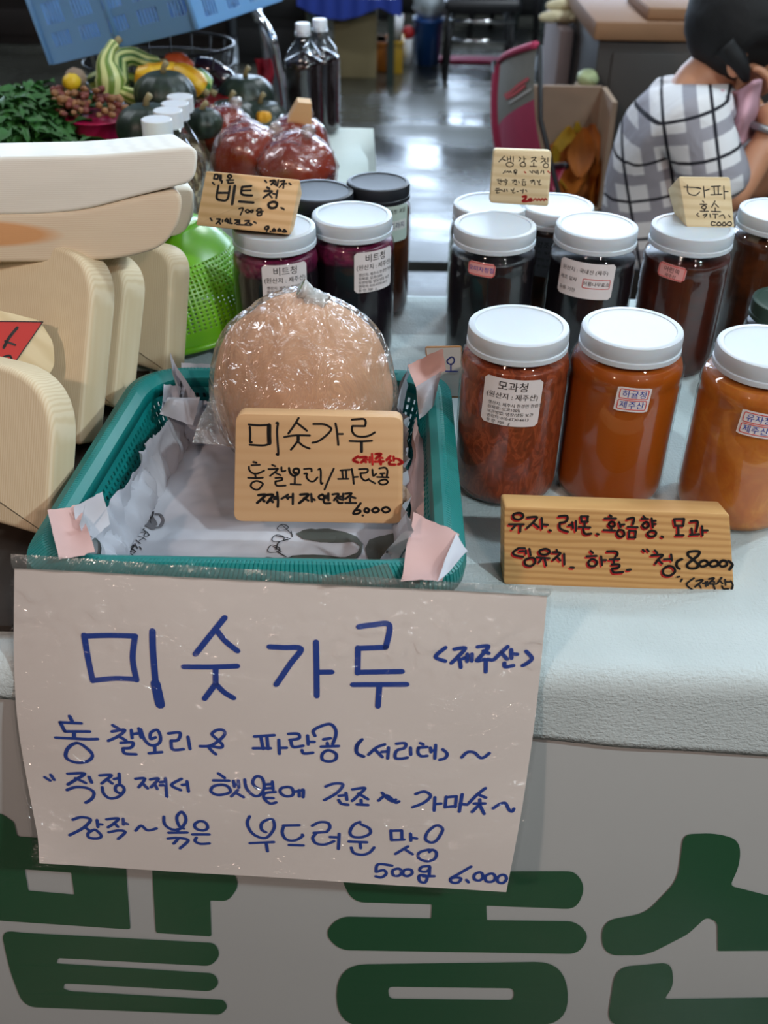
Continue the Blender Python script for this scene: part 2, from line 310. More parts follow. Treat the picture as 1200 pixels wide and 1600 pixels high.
# handwriting measured on each sign, in thousandths of its width and height
WR = {
  'big': '1:124 190 129 263 136 332;1:126 193 173 185 223 181;1:222 181 216 252 222 320;1:138 330 181 319 222 317;1.1:256 161 256 218 259 317 261 340;1.7:259 325 267 395;1:394 109 369 159 338 224;1:378 146 396 179 419 206;1:315 266 368 261 419 253;1:377 266 377 310;1:377 314 355 365;1:377 314 394 340 412 356;1:480 188 509 188 541 189 522 235 495 305;1:569 166 572 243 575 335;1:573 259 602 256;1:649 115 677 107 707 106 703 172;1:703 172 650 179;1:650 177 652 256;1:652 253 738 244;1:644 293 749 284;1:696 292 696 359;0.7:818 165 800 194 820 206;0.7:835 169 856 164 843 192 832 211;0.7:843 192 848 204 851 223;0.7:853 196 860 192;0.7:861 182 862 204;0.7:870 181 871 202;0.7:879 159 899 155 892 176 881 198 882 201;0.7:891 170 901 177;0.7:882 201 897 195 909 197;0.7:897 196 899 234;0.7:935 154 924 173 912 195;0.7:924 173 936 192;0.7:942 163 944 189;0.7:943 176 954 176;0.7:932 204 934 216 949 211;0.7:970 166 982 186 974 202 966 210;0.6:92 455 96 472;0.6:75 480 111 474;0.6:75 480 82 509;0.6:82 509 125 499;0.6:98 507 97 529;0.6:65 535 99 529 140 523;0.6:102 543 85 566 80 600 96 613 116 605 128 582 119 558 102 543;0.6:171 473 185 486;0.6:169 495 195 487 181 510 161 527;0.6:181 508 197 523;0.6:208 486 209 513;0.6:208 500 221 496;0.6:223 479 227 509;0.6:186 532 210 528 206 546 190 550;0.6:190 550 193 567 216 568;0.6:227 482 233 514 246 534 262 527 266 505 260 481 247 491 246 512 256 506;0.6:254 534 254 558;0.6:242 562 268 555;0.6:282 490 305 485 301 510 287 514;0.6:287 514 290 544 312 540;0.6:321 497 325 538;0.6:345 526 363 523 379 508 394 482 392 466 379 467 369 482 379 497 390 515 386 526 363 523 369 539 377 549;0.6:454 480 494 471;0.6:467 479 472 520;0.6:479 477 482 519;0.6:452 520 487 516;0.6:503 486 505 533;0.6:505 513 519 511;0.6:522 464 541 462 543 477 525 484;0.6:527 485 532 507 552 501;0.6:560 466 562 496;0.6:563 487 574 486;0.6:550 516 554 527 572 523;0.6:575 466 571 449 585 433 604 424 615 441 616 463 611 490;0.6:592 476 606 471;0.6:600 487 601 496;0.6:588 501 623 496;0.6:600 513 591 526 592 545 606 550 618 542 619 524 609 514 600 513;0.6:669 470 659 491 660 516 675 527;0.6:668 472 660 494 661 518 674 528;0.6:715 483 699 495 684 520;0.6:696 502 712 526;0.6:710 509 722 506;0.6:723 493 723 530;0.6:738 479 756 476 755 492 740 502 738 526 749 529 763 524;0.6:767 490 769 514;0.6:786 473 792 477;0.6:783 489 800 485;0.6:783 489 783 506 790 517 802 515;0.6:807 487 809 502;0.6:810 497 818 494;0.6:817 477 818 523;0.6:832 491 842 505 839 520 828 527;0.6:872 516 882 497 895 498 906 514 914 513 923 498;0.6:36 683 45 692;0.6:48 671 53 687;0.6:80 658 111 648 94 675 78 697;0.6:94 670 112 682;0.6:119 658 123 678;0.6:75 718 93 702 114 700 126 713 122 736 109 755;0.6:140 650 164 646 153 664 143 679;0.6:154 662 165 676;0.6:169 660 179 655;0.6:180 639 180 673;0.6:144 692 146 715 159 731 178 721 189 697 184 681 173 683 171 701 181 711;0.6:213 654 232 651 219 683;0.6:227 668 237 685;0.6:243 653 260 648 244 680;0.6:252 668 257 685;0.6:263 660 273 657;0.6:263 671 273 669;0.6:274 645 276 711;0.6:307 643 286 667 305 683;0.6:308 664 318 661;0.6:318 650 321 686;0.6:382 614 395 628;0.6:372 640 404 637;0.6:389 653 372 661 367 679 379 690 395 686 407 675 402 658 389 653;0.6:413 637 415 657;0.6:415 650 423 646;0.6:423 634 424 659;0.6:422 668 409 692;0.6:417 677 434 692;0.6:436 629 440 660 455 684 468 680 476 651 471 620 459 616 452 636 458 653 465 658;0.6:477 642 491 639;0.6:478 656 491 653;0.6:492 630 494 658;0.6:499 666 478 673 476 691 488 709 501 704;0.6:481 690 495 689;0.6:523 646 510 653 510 670 522 680 535 673 533 651 523 646;0.6:537 662 543 660;0.6:547 655 548 678;0.6:551 657 556 654 556 680;0.6:601 638 618 626 636 628 625 658 600 687;0.6:629 669 643 665;0.6:643 657 646 682;0.6:629 684 635 697 649 700;0.6:656 644 681 636 671 659 657 685;0.6:669 657 689 676;0.6:675 679 676 696;0.6:667 697 690 697;0.6:711 679 723 660 733 664 746 683 753 678;0.6:717 650 727 667 739 679 746 672;0.6:786 649 803 639 817 653 805 678 782 697;0.6:826 658 827 706;0.6:828 682 840 679;0.6:849 654 849 692;0.6:850 656 870 651;0.6:870 652 870 689;0.6:850 691 871 686;0.6:881 643 879 705;0.6:879 677 893 679;0.6:924 619 909 644 896 673;0.6:912 642 927 652;0.6:916 659 917 675;0.6:906 674 927 672;0.6:917 675 904 704;0.6:918 681 928 709;0.6:944 688 955 673 966 668 975 691 982 696 984 686;0.6:80 825 98 811 116 816 100 851 69 885;0.6:103 848 114 861;0.6:129 815 130 842;0.6:131 831 139 831;0.6:121 854 109 869 110 886 128 886 136 875 127 856 121 854;0.6:149 810 174 803 163 825 151 840;0.6:165 822 172 835;0.6:184 803 184 825;0.6:184 817 193 822;0.6:152 859 173 849 187 853 171 882;0.6:209 845 221 824 234 840 253 830;0.6:269 784 270 811 284 829 303 824 315 790 307 761 296 781 300 813 310 823;0.6:278 843 317 837;0.6:297 827 297 838;0.6:276 866 297 861 288 884;0.6:300 860 319 867 301 901;0.6:343 791 333 804 336 820 351 825 360 813 355 794 343 791;0.6:328 843 363 839;0.6:336 854 333 868 344 878 363 874;0.6:447 761 442 789 452 824 470 841 485 837 498 801 495 770 483 771 472 786 472 809 481 819;0.6:448 865 498 856;0.6:482 862 485 894;0.6:517 790 550 786;0.6:518 792 515 818 524 844 542 846 557 829 557 822;0.6:530 865 560 864;0.6:577 786 592 771 609 772 614 789 607 808;0.6:581 813 605 808;0.6:585 817 579 833 586 853 604 857 624 842;0.6:615 826 630 826;0.6:634 812 634 871;0.6:676 762 663 775 656 803 663 820 682 820 698 805 696 785 678 771;0.6:655 840 693 839;0.6:679 843 681 863;0.6:661 863 667 883 685 888 700 878 709 857;0.6:741 788 744 825;0.6:743 789 764 786;0.6:764 786 766 821;0.6:744 825 771 820;0.6:783 795 785 823;0.6:786 811 797 813;0.6:780 845 755 877;0.6:772 855 791 874;0.6:834 760 819 784 815 813 827 825 839 815 849 777 844 763 834 760;0.6:825 852 805 866 805 888 823 898 839 886 841 862 831 852 826 862;0.6:750 923 720 921 717 951;0.6:719 950 733 942 739 956 729 971 717 968;0.6:760 934 752 942 754 959 765 961 771 950 768 935 760 934;0.6:781 934 775 942 776 956 785 960 794 949 791 935 781 934;0.6:829 916 813 921 810 936 822 939 830 929 830 919 831 950;0.6:810 955 812 977 824 980 826 956 810 955;0.6:818 957 842 954;0.6:917 908 892 941 877 960 881 974 894 973 899 957 888 954 877 960;0.6:911 961 916 970;0.6:934 929 926 940 928 957 939 960 945 947 941 931 934 929;0.6:959 931 950 942 953 961 965 962 971 949 967 933 959 931;0.6:983 933 976 944 978 961 989 964 995 949 991 935 983 933',
  'block': '1:80 95 136 101 205 94;1:87 116 90 183 90 251 100 254;2:202 98 202 179 205 260;1:200 270 165 282 88 278;1:244 76 254 79 249 157 259 352 249 358;1:377 26 352 92 317 169;1:367 71 396 103 427 140;1:293 201 362 183 445 183;1.5:376 193 376 226;1:376 230 355 275 334 315;1:381 247 407 279 445 302;1:465 78 494 77 531 79 567 106 570 131 541 181 497 232 461 248;1:597 69 606 136 615 263;1:611 163 641 162;1:694 30 735 24 767 23 777 51 772 87;1:772 87 699 88;1:697 90 698 140 723 178 769 183 805 167 832 141;1:682 225 746 226 815 219;1.3:753 229 754 321;0.99:111 435 130 441;0.9:101 465 150 460;0.9:86 479 89 512 111 541 141 540 176 513;0.9:123 541 126 574;0.9:82 582 129 584 169 579;0.9:129 611 104 631 100 665 122 690 144 690 160 663 170 636 151 617 129 611;0.9:223 458 242 470;0.9:202 498 230 497 258 493 239 527 212 561;0.9:239 527 274 553;0.9:279 479 282 516 303 510;0.9:244 580 280 576 281 599 245 610;0.9:245 610 245 634 258 653 305 648;1.08:324 484 329 524 347 554 368 550 383 523 380 492 359 490 350 510 357 533 366 526;0.9:360 557 359 630;0.9:335 634 395 637;0.9:413 491 454 487 458 513;0.9:415 535 431 534 429 568 447 601 473 603 494 566;0.9:497 495 512 495 514 619 525 618;0.9:590 481 560 587 536 681;0.9:629 497 685 489;0.9:640 501 645 574;0.9:662 500 665 569;0.9:616 578 677 575;0.9:696 481 704 547 709 620;0.9:711 558 733 555;0.9:739 483 789 480 785 513 747 521;0.9:749 521 754 560 777 590 799 572;0.9:819 484 824 543 842 522;0.9:804 586 836 613;0.9:860 472 894 464 908 492 904 551;0.9:867 521 892 517;0.9:847 553 915 555;0.9:878 528 879 552;0.9:876 580 858 598 872 622 899 618 911 597 899 576 876 580;1.32:145 743 187 738 162 782 138 816;1.32:167 775 180 801;1.32:191 741 230 737 218 774 197 814;1.32:213 777 231 806;1.1:239 757 260 754;1.1:237 777 260 774;1.1:255 713 261 786 260 852;1.1:320 734 282 775;1.1:307 751 320 774;1.1:324 758 346 754;1.1:349 724 349 823;1.32:393 732 440 728 415 775 387 812;1.1:415 762 441 787;1.1:457 724 462 797;1.1:462 764 479 780;1.1:526 726 503 744 508 768 531 771 535 747 521 726;1.1:535 740 557 738;1.1:539 760 557 759;1.1:559 715 560 781;1.1:531 785 540 809 571 807;1.1:584 725 620 720 593 780;1.1:607 752 638 772;1.1:625 744 647 744;1.1:647 716 647 775;1.1:611 779 621 803 643 803;1.1:660 716 696 711 678 743 661 764;1.1:683 736 719 755;1.1:688 760 688 798;1.1:661 802 724 802;1.1:751 803 729 852 707 901 725 907 747 893 747 872 716 873;1.1:763 920 766 921;1.1:783 851 774 878 793 892 801 864 783 851;1.1:837 846 819 870 838 891 860 869 846 845 837 846;1.1:892 841 878 862 897 889 924 868 910 840 892 841',
  'block_red': '1.3:734 364 705 399 734 420;1.3:743 374 784 371 752 420;1.3:766 395 780 415;1:789 394 798 394;1:802 369 803 418;1:816 337 820 438;1.3:838 339 870 338 839 382;1:857 360 880 377;1.2:832 410 885 407;1.3:862 388 869 433;1.3:925 357 903 393;1:916 375 930 400;1:944 357 946 399;1:948 378 964 377;1.3:919 410 921 432 953 434;1.4:974 384 997 411 974 430',
  'plank_dark': '1:62 73 41 93 42 140 63 157 83 122 79 82 62 73;1:21 222 86 215;1:51 225 35 280;1:72 229 70 309;1:102 127 144 116 128 184 100 259;1:127 190 153 247;1:165 127 167 259;1:169 206 192 210;1:199 275 206 281;1:241 99 277 89 275 155 247 178;1:245 178 247 250 281 286;1:284 207 300 199;1:300 166 303 238;1:316 151 316 269;1:339 96 341 155;1:339 89 371 86;1:369 86 366 152;1:341 155 369 152;1:355 160 354 219;1:329 222 379 223;1:347 246 356 304 383 298;1:408 298 415 304;1:467 63 474 75;1:444 105 494 100;1:473 141 461 175 470 200 486 192 486 153 473 141;1:472 206 472 246;1:438 249 488 250;1:63 519 91 516;1:63 519 40 574 49 612 84 628;1:68 558 86 553;1:95 542 96 587;1:111 520 116 604;1:114 637 91 672 95 729 118 739 136 692 132 641 114 637;1:178 513 155 541 159 580 178 590 198 562 196 524 178 513;1:143 627 198 631;1:164 637 152 690;1:177 642 184 725;1:230 520 232 539;1:212 554 246 557 232 603 214 651;1:230 604 245 653;1:262 568 263 702;1:290 737 304 738;1:379 515 388 540;1:361 588 404 576;1:385 617 367 664 376 708 398 699 405 647 385 617;1:424 580 427 689;1:428 625 446 623;1:451 513 489 509 496 546 484 586;1:461 614 504 603;1:479 612 479 650;1:470 677 501 673 498 712 471 728;1:471 728 478 777 518 766;1:507 144 513 202;1:514 176 530 170;1:504 242 497 288 510 326 528 298 524 246 504 242;1:544 101 573 85 568 164;1:545 199 588 198;1:551 244 548 328;1:551 244 580 247;1:580 247 575 325;1:550 328 577 325;1:616 61 623 80;1:607 94 636 91;1:624 132 610 172 621 204 637 182 635 137 624 132;1:652 83 655 193;1:656 115 669 111;1:655 154 669 150;1:650 233 631 267 640 305 662 296 669 250 650 233;1:693 299 699 309;1:752 86 755 163;1:752 82 796 75;1:796 75 790 153;1:755 163 790 160;1:768 175 767 265;1:757 279 790 275;1:824 104 853 95 854 146 846 224;1:827 188 828 258;1:819 266 859 255;1:874 157 874 266;1:875 208 897 206;1:608 475 615 494;1:626 467 633 489;1:661 476 670 507;1:645 541 694 529 673 589 661 641;1:673 589 690 637;1:699 586 732 575;1:731 518 733 594;1:716 666 693 713 696 775 722 784 745 731 737 676 716 666;1:536 738 552 730',
  'plank_black': '1.15:778 570 756 604 753 667 765 694;1.15:854 466 811 477 805 522 826 570 847 631 837 676 807 680 799 637 826 570 849 517 854 466;1.15:872 577 851 618 864 654 888 626 887 588 872 577;1.15:917 572 897 612 907 648 933 626 932 583 917 572;1.15:956 567 940 607 950 643 972 622 971 578 956 567;1.15:982 570 998 612 983 676;0.8:752 799 763 791;0.8:774 821 767 853;0.8:826 802 792 887 817 952;0.8:834 838 864 822 828 913;0.8:846 880 854 922;0.8:863 865 876 860;0.8:875 845 876 901;0.8:883 838 884 888;0.8:890 806 914 791 894 849;0.8:903 829 915 840;0.8:889 868 923 864;0.8:908 866 914 927;0.8:947 780 928 851;0.8:937 819 949 854;0.8:961 803 962 871;0.8:963 834 980 832;0.8:946 885 952 922 973 919;0.8:986 819 994 867 986 929',
  'beet': '1.3:159 240 163 456 197 500;1.3:173 371 278 353;1.3:280 237 277 478 197 496;1.7:331 220 339 550;1.3:409 224 502 192;1.3:409 224 419 354 531 361;1:412 290 506 269;1.4:405 489 559 485;1.3:670 189 697 209;1.3:649 258 730 253 690 317 654 381;1:697 300 743 366;1:744 292 783 294;1.2:785 227 787 367;1.5:761 437 718 486 745 548 800 530 806 455 761 437;1:858 528 874 542;1:877 533 894 555;1:99 51 97 126;1:99 51 133 54 136 128;1:97 126 136 128;1:152 51 160 124;1:166 49 175 122;1:168 148 188 153 187 194;1:251 26 236 62 263 91 279 55 251 26;1:234 129 305 117;1:251 151 259 182 311 166;1:90 194 114 231;0.9:420 620 462 604 447 731;0.9:512 621 491 649 518 678 543 640 570 619 565 661 539 649 512 621;0.9:624 585 609 629 648 630 653 588 624 585;1:623 668 628 708 665 694 660 653 623 668;1:649 638 676 625;0.9:138 843 162 889;1:207 848 246 849 211 931;1:230 877 255 931;1:271 853 274 886;1:311 821 296 866 336 867 311 821;1:349 815 356 872;1:329 893 378 901;1:400 831 439 833 407 896;1:423 868 453 872;1:447 823 455 888;1:428 909 495 906;1:506 829 554 821 514 894;1:548 855 589 881;1:505 904 581 896;1:603 829 629 849;1:736 897 731 939 769 933 764 884 736 897;1:764 884 756 985;1:793 970 798 977;1:825 914 815 958 848 952 825 914;1:881 905 872 948 905 942 881 905;1:935 912 925 955 963 948 935 912;1:633 71 655 101;1.2:690 70 737 54 707 133;1:722 98 745 127;1:747 61 761 141;1:773 40 776 147;1:795 61 841 45 797 168;1:818 98 865 91;1:839 111 841 177;1:892 78 914 99',
  'ginger': '0.9:186 118 100 227;0.9:143 170 218 200;0.9:239 133 249 209;0.9:247 171 292 164;0.9:294 120 306 207;0.9:341 123 347 211;0.9:286 224 227 260 262 307 333 299 350 254 286 224;0.9:438 125 471 151 443 201;0.9:524 116 535 203;0.9:537 154 562 153;0.9:510 214 468 260 506 296 560 283 552 234 510 214;0.9:657 132 736 124 661 203;0.9:699 163 750 193;0.9:702 217 705 276;0.9:641 285 761 281;0.9:834 98 855 114;0.9:827 142 901 144 826 212;0.9:869 178 909 197;0.9:940 121 944 196;0.9:911 219 868 253 890 295 949 287 951 238 911 219;0.9:189 436 226 380;0.9:238 412 267 389 290 415 308 387 331 413;0.9:388 361 370 389 411 398 419 370 388 361;0.9:372 416 422 414;0.9:402 415 404 442;0.9:641 365 683 401;0.9:690 358 688 406;0.9:711 362 743 398;0.9:750 355 763 407;0.9:779 348 793 417;0.9:849 350 832 393;0.9:878 349 886 401;0.9:94 555 125 548;0.9:107 581 147 574;0.9:156 546 165 600;0.9:120 613 163 638;0.9:179 577 209 570;0.9:238 542 231 596 271 572 238 542;0.9:263 605 245 649;0.9:351 557 411 543 364 600;0.9:421 543 430 596;0.9:396 619 437 633;0.9:463 562 475 593;0.9:522 537 561 530;0.9:524 569 584 566;0.9:535 590 538 633 588 630 575 593;0.9:662 551 721 527 684 582;0.9:731 537 741 611;0.9:780 534 822 574;0.9:829 521 814 606 853 604;0.9:87 723 138 715;0.9:79 756 161 745;0.9:111 770 104 808 149 794;0.9:170 739 224 768;0.9:231 725 244 767;0.9:271 723 284 765;0.9:343 729 385 748;0.9:392 705 377 780 417 778;0.9:446 755 466 754;0.9:504 730 555 738;0.9:553 706 547 781;0.9:593 714 615 745',
  'ginger_red': '2.4:552 844 605 830 603 872 557 927 636 922;2.4:673 878 655 910 704 907 692 871;1.2:734 905 770 861 802 901 829 857 860 897 887 853 919 893 936 850 966 879;1.2:552 386 573 406;1.2:952 356 983 386',
  'onion': '0.85:74 197 376 210;0.85:148 157 143 316 277 356 368 289;0.85:307 210 402 223;0.85:461 183 453 395;0.85:480 262 565 235;0.85:612 183 790 169;0.85:665 196 660 327;0.85:748 182 734 327;0.85:582 341 802 327;0.85:858 169 843 419;0.85:862 274 930 274;0.85:404 462 429 488;0.85:342 529 480 528;0.85:408 555 362 596 429 622 462 568 408 555;0.85:415 622 411 658;0.85:327 664 494 662;0.85:652 460 571 581;0.85:647 513 709 580;0.85:639 594 634 648;0.85:549 662 742 665;0.85:281 705 249 740 288 767;0.85:374 744 460 717 397 785;0.85:516 716 523 784;0.85:571 716 682 715;0.85:626 729 619 796;0.85:706 755 791 727 813 794;0.85:902 726 925 766;0.85:611 878 542 865 521 934 605 933;0.85:666 877 633 932 716 931 708 877 666 877;0.85:778 871 744 931 814 930 810 876 778 871;0.85:889 861 843 916 924 929 943 874 889 861',
}
# ================================================================ SETTING: market hall
def floor_mat():
    m = N('wet_concrete'); co = m.coord((1, 1, 1))
    n1 = m.noise(.9, co, 5, .6, .6); n2 = m.noise(6, co, 5, .6)
    m.l(m.ramp(n1, [(.3, srgb('2c2d28')), (.5, srgb('4b4c46')), (.72, srgb('6a6c66'))]), m.b.inputs['Base Color'])
    st = m.noise(1.0, m.coord((.5, 3.2, 1)), 4, .6, .5)
    mx = m.n('ShaderNodeMath', operation='MULTIPLY'); m.l(st, mx.inputs[0]); m.l(n1, mx.inputs[1])
    rr = m.n('ShaderNodeMapRange'); rr.inputs[1].default_value = .18; rr.inputs[2].default_value = .36; rr.inputs[3].default_value = .15; rr.inputs[4].default_value = .46
    m.l(mx.outputs[0], rr.inputs[0]); m.l(rr.outputs[0], m.b.inputs['Roughness'])
    m.b.inputs['Specular IOR Level'].default_value = .9
    m.bump(n2, .12, .004); return m.m
M_floor = floor_mat()
M_dark = mat('dark_paint', '16171a', .7, var=.3, vscale=3)
M_ceil = mat('roof_sheet', '55585a', .7, var=.2, vscale=1)
M_wall = mat('hall_wall', '35383a', .8, var=.25, vscale=1.2)
M_blackm = mat('black_plastic', '141518', .45)
M_steel = mat('steel', 'a9adb0', .28, metal=.9, spec=.6)
M_chrome = mat('chrome', 'd8dadd', .14, metal=1)
# floor in two slabs with a drain channel between
struct('floor', join(box(-8, 8, -5, 3.19, -.1, 0), box(-8, 8, 3.28, 14, -.1, 0)), M_floor)
struct('trim_1', join(box(-8, 8, 3.185, 3.285, -.12, -.07)), M_dark)
struct('wall_left', box(-8.1, -8, -5, 14, 0, 4.6), M_wall); struct('wall_right', box(8, 8.1, -5, 14, 0, 4.6), M_wall)
struct('wall_front', box(-8, 8, -5.1, -5, 0, 4.6), M_wall)
struct('wall_back', join(box(-8, 8, 14, 14.1, 0, 1.5), box(-8, 8, 14, 14.1, 4.2, 4.6), *[box(x-.25, x+.25, 14, 14.1, 1.5, 4.2) for x in (-7.75, -4, 0, 4, 7.75)]), M_wall)
struct('ceiling', box(-8, 8, -5, 14, 4.6, 4.7), M_ceil)
g = N('daylight_pane'); em = g.n('ShaderNodeEmission'); em.inputs[0].default_value = (.62, .78, 1, 1); em.inputs[1].default_value = 19; g.l(em.outputs[0], g.o.inputs[0])
for i, x in enumerate((-5.75, -2, 2, 5.75)):
    w0 = struct('window_%d' % (i+1), join(*[box(x-1.78, x+1.78, 13.98, 14.04, z-.04, z+.04) for z in (1.54, 2.2, 2.85, 3.5, 4.16)], *[box(x+d-.03, x+d+.03, 13.98, 14.04, 1.5, 4.2) for d in (-1.75, -.6, .6, 1.75)]), M_dark)
    for a, b in ((1.58, 2.16), (2.24, 2.81), (2.89, 3.46), (3.54, 4.12)): obj('pane', box(x-1.72, x+1.72, 14.045, 14.055, a, b), g.m, w0, False)
# ================================================================ STALL TABLE
T = .75; YE = .566; XR = 1.25; XL = -.95; YB = 1.27
M_wood0 = mat('plywood', '8d7a5e', .6, var=.15, vscale=9)
tb = thing('stall_table', 'folding market table under the white crepe cloth and banner', 'table', (0, .9, 0))
obj('table_top', box(XL+.01, XR-.01, YE+.012, YB-.012, .715, .743, .004), M_wood0, tb, False)
for x in (XL+.08, XR-.08):
    for y in (YE+.08, YB-.08): obj('leg', tube([(x, y, 0), (x, y, .716)], .014, 10), M_steel, tb)
def cloth_mat(name, c1, c2, br=.3):
    m = N(name); co = m.coord((1, 1, 1)); n1 = m.noise(5, co, 3); m.l(m.ramp(n1, [(.3, srgb(c1)), (.7, srgb(c2))]), m.b.inputs['Base Color'])
    m.b.inputs['Roughness'].default_value = .9; m.b.inputs['Specular IOR Level'].default_value = .15
    a = m.noise(430, m.coord((1, .4, 1), rot=(0, 0, .8)), 2, .6, .3); b = m.noise(400, m.coord((.4, 1, 1), rot=(0, 0, .8)), 2, .6, .3)
    ad = m.n('ShaderNodeMath', operation='ADD'); m.l(a, ad.inputs[0]); m.l(b, ad.inputs[1]); m.bump(ad.outputs[0], .7, .0013); return m.m
M_crepe = cloth_mat('white_crepe', 'bac6c8', 'cbd6d8')
hemL = at_y(840, 1162, YE-.006).z; hemR = at_y(1200, 1190, YE-.006).z; xh = at_y(840, 1162, YE).x; xh2 = at_y(1200, 1190, YE).x
def clothf(u, v):
    x = XL-.01 + u*(XR-XL+.02)
    hem = hemL + (x-xh)/(xh2-xh)*(hemR-hemL); hem = min(max(hem, T-.15), T-.03)
    a = .02; Ltop = YB-YE-a; drop = (T-a)-hem; arc = a*PI/2; tot = Ltop+arc+drop; s = (1-v)*tot   # v=0 hem
    if s < Ltop: y = YB-s; z = T
    elif s < Ltop+arc: q = (s-Ltop)/a; y = YE+a-a*math.sin(q); z = T-a+a*math.cos(q)
    else: y = YE; z = T-a-(s-Ltop-arc); 
    k = nz((x, y, z), 7)*.0016+nz((x, y*2, z), 19, 2)*.0008
    cr = math.exp(-((x-(.305-(YE+.12-y)*.0+ (y-.62)*-.55))/.004)**2)*(.0022 if .57 < y < .655 else 0)   # a faint fold line
    if s < Ltop: z += k+cr-.0005
    else: y += k*1.6 - .002
    return Vector((x, y, z))
obj('t', ([(0, 0, 0)], []), M_crepe)
bpy.data.objects.remove(bpy.data.objects['t'])
cl = obj('tablecloth', grid(clothf, 130, 110), M_crepe); solid(cl, .0015, -1); tag(cl, 'white crepe cloth laid over the front table, its hem hanging over the edge', 'tablecloth')
# ---- banner
M_ban = mat('banner_vinyl', 'bfc2c2', .42, spec=.4, var=.03, vscale=3, bump=.05, bscale=3, bdist=.01)
M_green = mat('green_print', '27583a', .4, spec=.45)
YBN = YE-.001
ban = thing('vinyl_banner', 'white vinyl banner with big green letters hanging in front of the table', 'banner', (0, YBN, .3))
def banf(x, z): return YBN + nz((x, 0, z), 2.2, 5)*.006 + (.7-z)*-.01 + .012*(z < .66)*0
obj('sheet', grid(lambda u, v: Vector((XL+u*(XR-XL), banf(XL+u*(XR-XL), .05+v*.67)+.006, .05+v*.67)), 60, 30), M_ban, ban)
L_ban = {
 'bal_b': ([(-80, 1262), (0, 1277), (20, 1290), (25, 1312), (120, 1318), (120, 1285), (190, 1285), (196, 1363), (203, 1456), (0, 1443), (-80, 1434)], 5, [[(37, 1363), (110, 1368), (115, 1402), (43, 1396)]]),
 'bal_a': ([(232, 1290), (315, 1290), (322, 1363), (362, 1362), (374, 1386), (356, 1411), (328, 1410), (330, 1466), (243, 1461), (237, 1365)], [4, 4, 2, 10, 14, 10, 2, 4, 4, 2], []),
 'bal_l': ([(0, 1458), (40, 1462), (336, 1476), (344, 1494), (330, 1512), (90, 1501), (87, 1509), (334, 1523), (343, 1538), (330, 1551), (100, 1540), (98, 1548), (110, 1552), (350, 1564), (356, 1575), (345, 1587), (80, 1578), (36, 1576), (14, 1520)], [18, 10, 12, 12, 12, 3, 3, 10, 10, 10, 3, 3, 3, 10, 10, 10, 10, 30, 20], []),
 'nong_n': ([(537, 1290), (620, 1290), (622, 1365), (900, 1366), (915, 1390), (902, 1424), (760, 1418), (761, 1440), (900, 1442), (922, 1464), (904, 1492), (530, 1486), (506, 1460), (530, 1434), (674, 1437), (675, 1416), (552, 1412), (534, 1380)], [4, 4, 2, 18, 18, 18, 2, 2, 20, 24, 20, 22, 26, 22, 2, 2, 26, 14], []),
 'nong_o': ([(526, 1508), (884, 1503), (890, 1600), (526, 1604)], [60, 60, 60, 60], [[(606, 1542), (803, 1544), (803, 1562), (608, 1560)]]),
 'san_s': ([(1070, 1310), (1120, 1308), (1158, 1318), (1158, 1355), (1142, 1388), (1200, 1402), (1262, 1410), (1262, 1486), (1122, 1487), (1122, 1442), (1104, 1436), (1075, 1462), (1010, 1494), (942, 1494), (940, 1442), (1010, 1430), (1060, 1380)], [14, 20, 22, 22, 8, 4, 20, 20, 2, 14, 8, 10, 20, 26, 26, 20, 20], []),
 'san_n': ([(962, 1512), (1050, 1504), (1052, 1540), (1038, 1560), (1330, 1556), (1332, 1606), (1100, 1610), (948, 1600)], [24, 22, 16, 6, 20, 20, 10, 24], [])}
allv = []
for k, (o_, r_, hs) in L_ban.items():
    lp = [rpoly(o_, r_, 7)]+[rpoly(h, 8 if k == 'nong_o' else 2, 5) for h in hs]
    def tp(p): q = at_y(p[0], p[1], YBN); return (q.x, q.z)
    allv.append(fill2d([[tp(p) for p in l] for l in lp]))
bal = join(*allv)
obj('lettering', ([Vector((v.x, banf(v.x, v.y)+.006-.0012, v.y)) for v in bal[0]], bal[1]), M_green, ban, False)
# ---- second table behind, to the left
M_cl2 = cloth_mat('white_sheet', 'c9d4d0', 'dde6e2')
t2 = thing('display_table', 'low table with a white sheet carrying gourds, chilli paste and dark bottles', 'table', (-.8, 1.7, 0))
pR1 = at_z(566, 200, T); pR0 = at_z(532, 285, T); X2a, X2b = -.075, pR1.x; Y2 = pR1.y
obj('table_top', box(-2.3, X2a-.02, 1.33, Y2-.02, .71, .742, .004), M_wood0, t2, False)
for x in (-2.2, X2a-.08):
    for y in (1.4, Y2-.1): obj('leg', tube([(x, y, 0), (x, y, .712)], .016, 8), M_blackm, t2)
def c2(u, v):
    y = 1.32+v*(Y2-1.32); xe = X2a+(X2b-X2a)*v; W_ = 2.25; drop = .42; s = u*(W_+drop); w1 = W_
    if s < w1: return Vector((xe-W_+s, y, T+nz((s, y, 0), 6)*.002))
    d = s-w1; return Vector((xe+.012+.01*math.sin(y*28)+d*.08, y, T-d))
s2 = obj('sheet_cover', grid(c2, 70, 26), M_cl2); tag(s2, 'white sheet covering the rear left table and hanging down its aisle side', 'cloth')
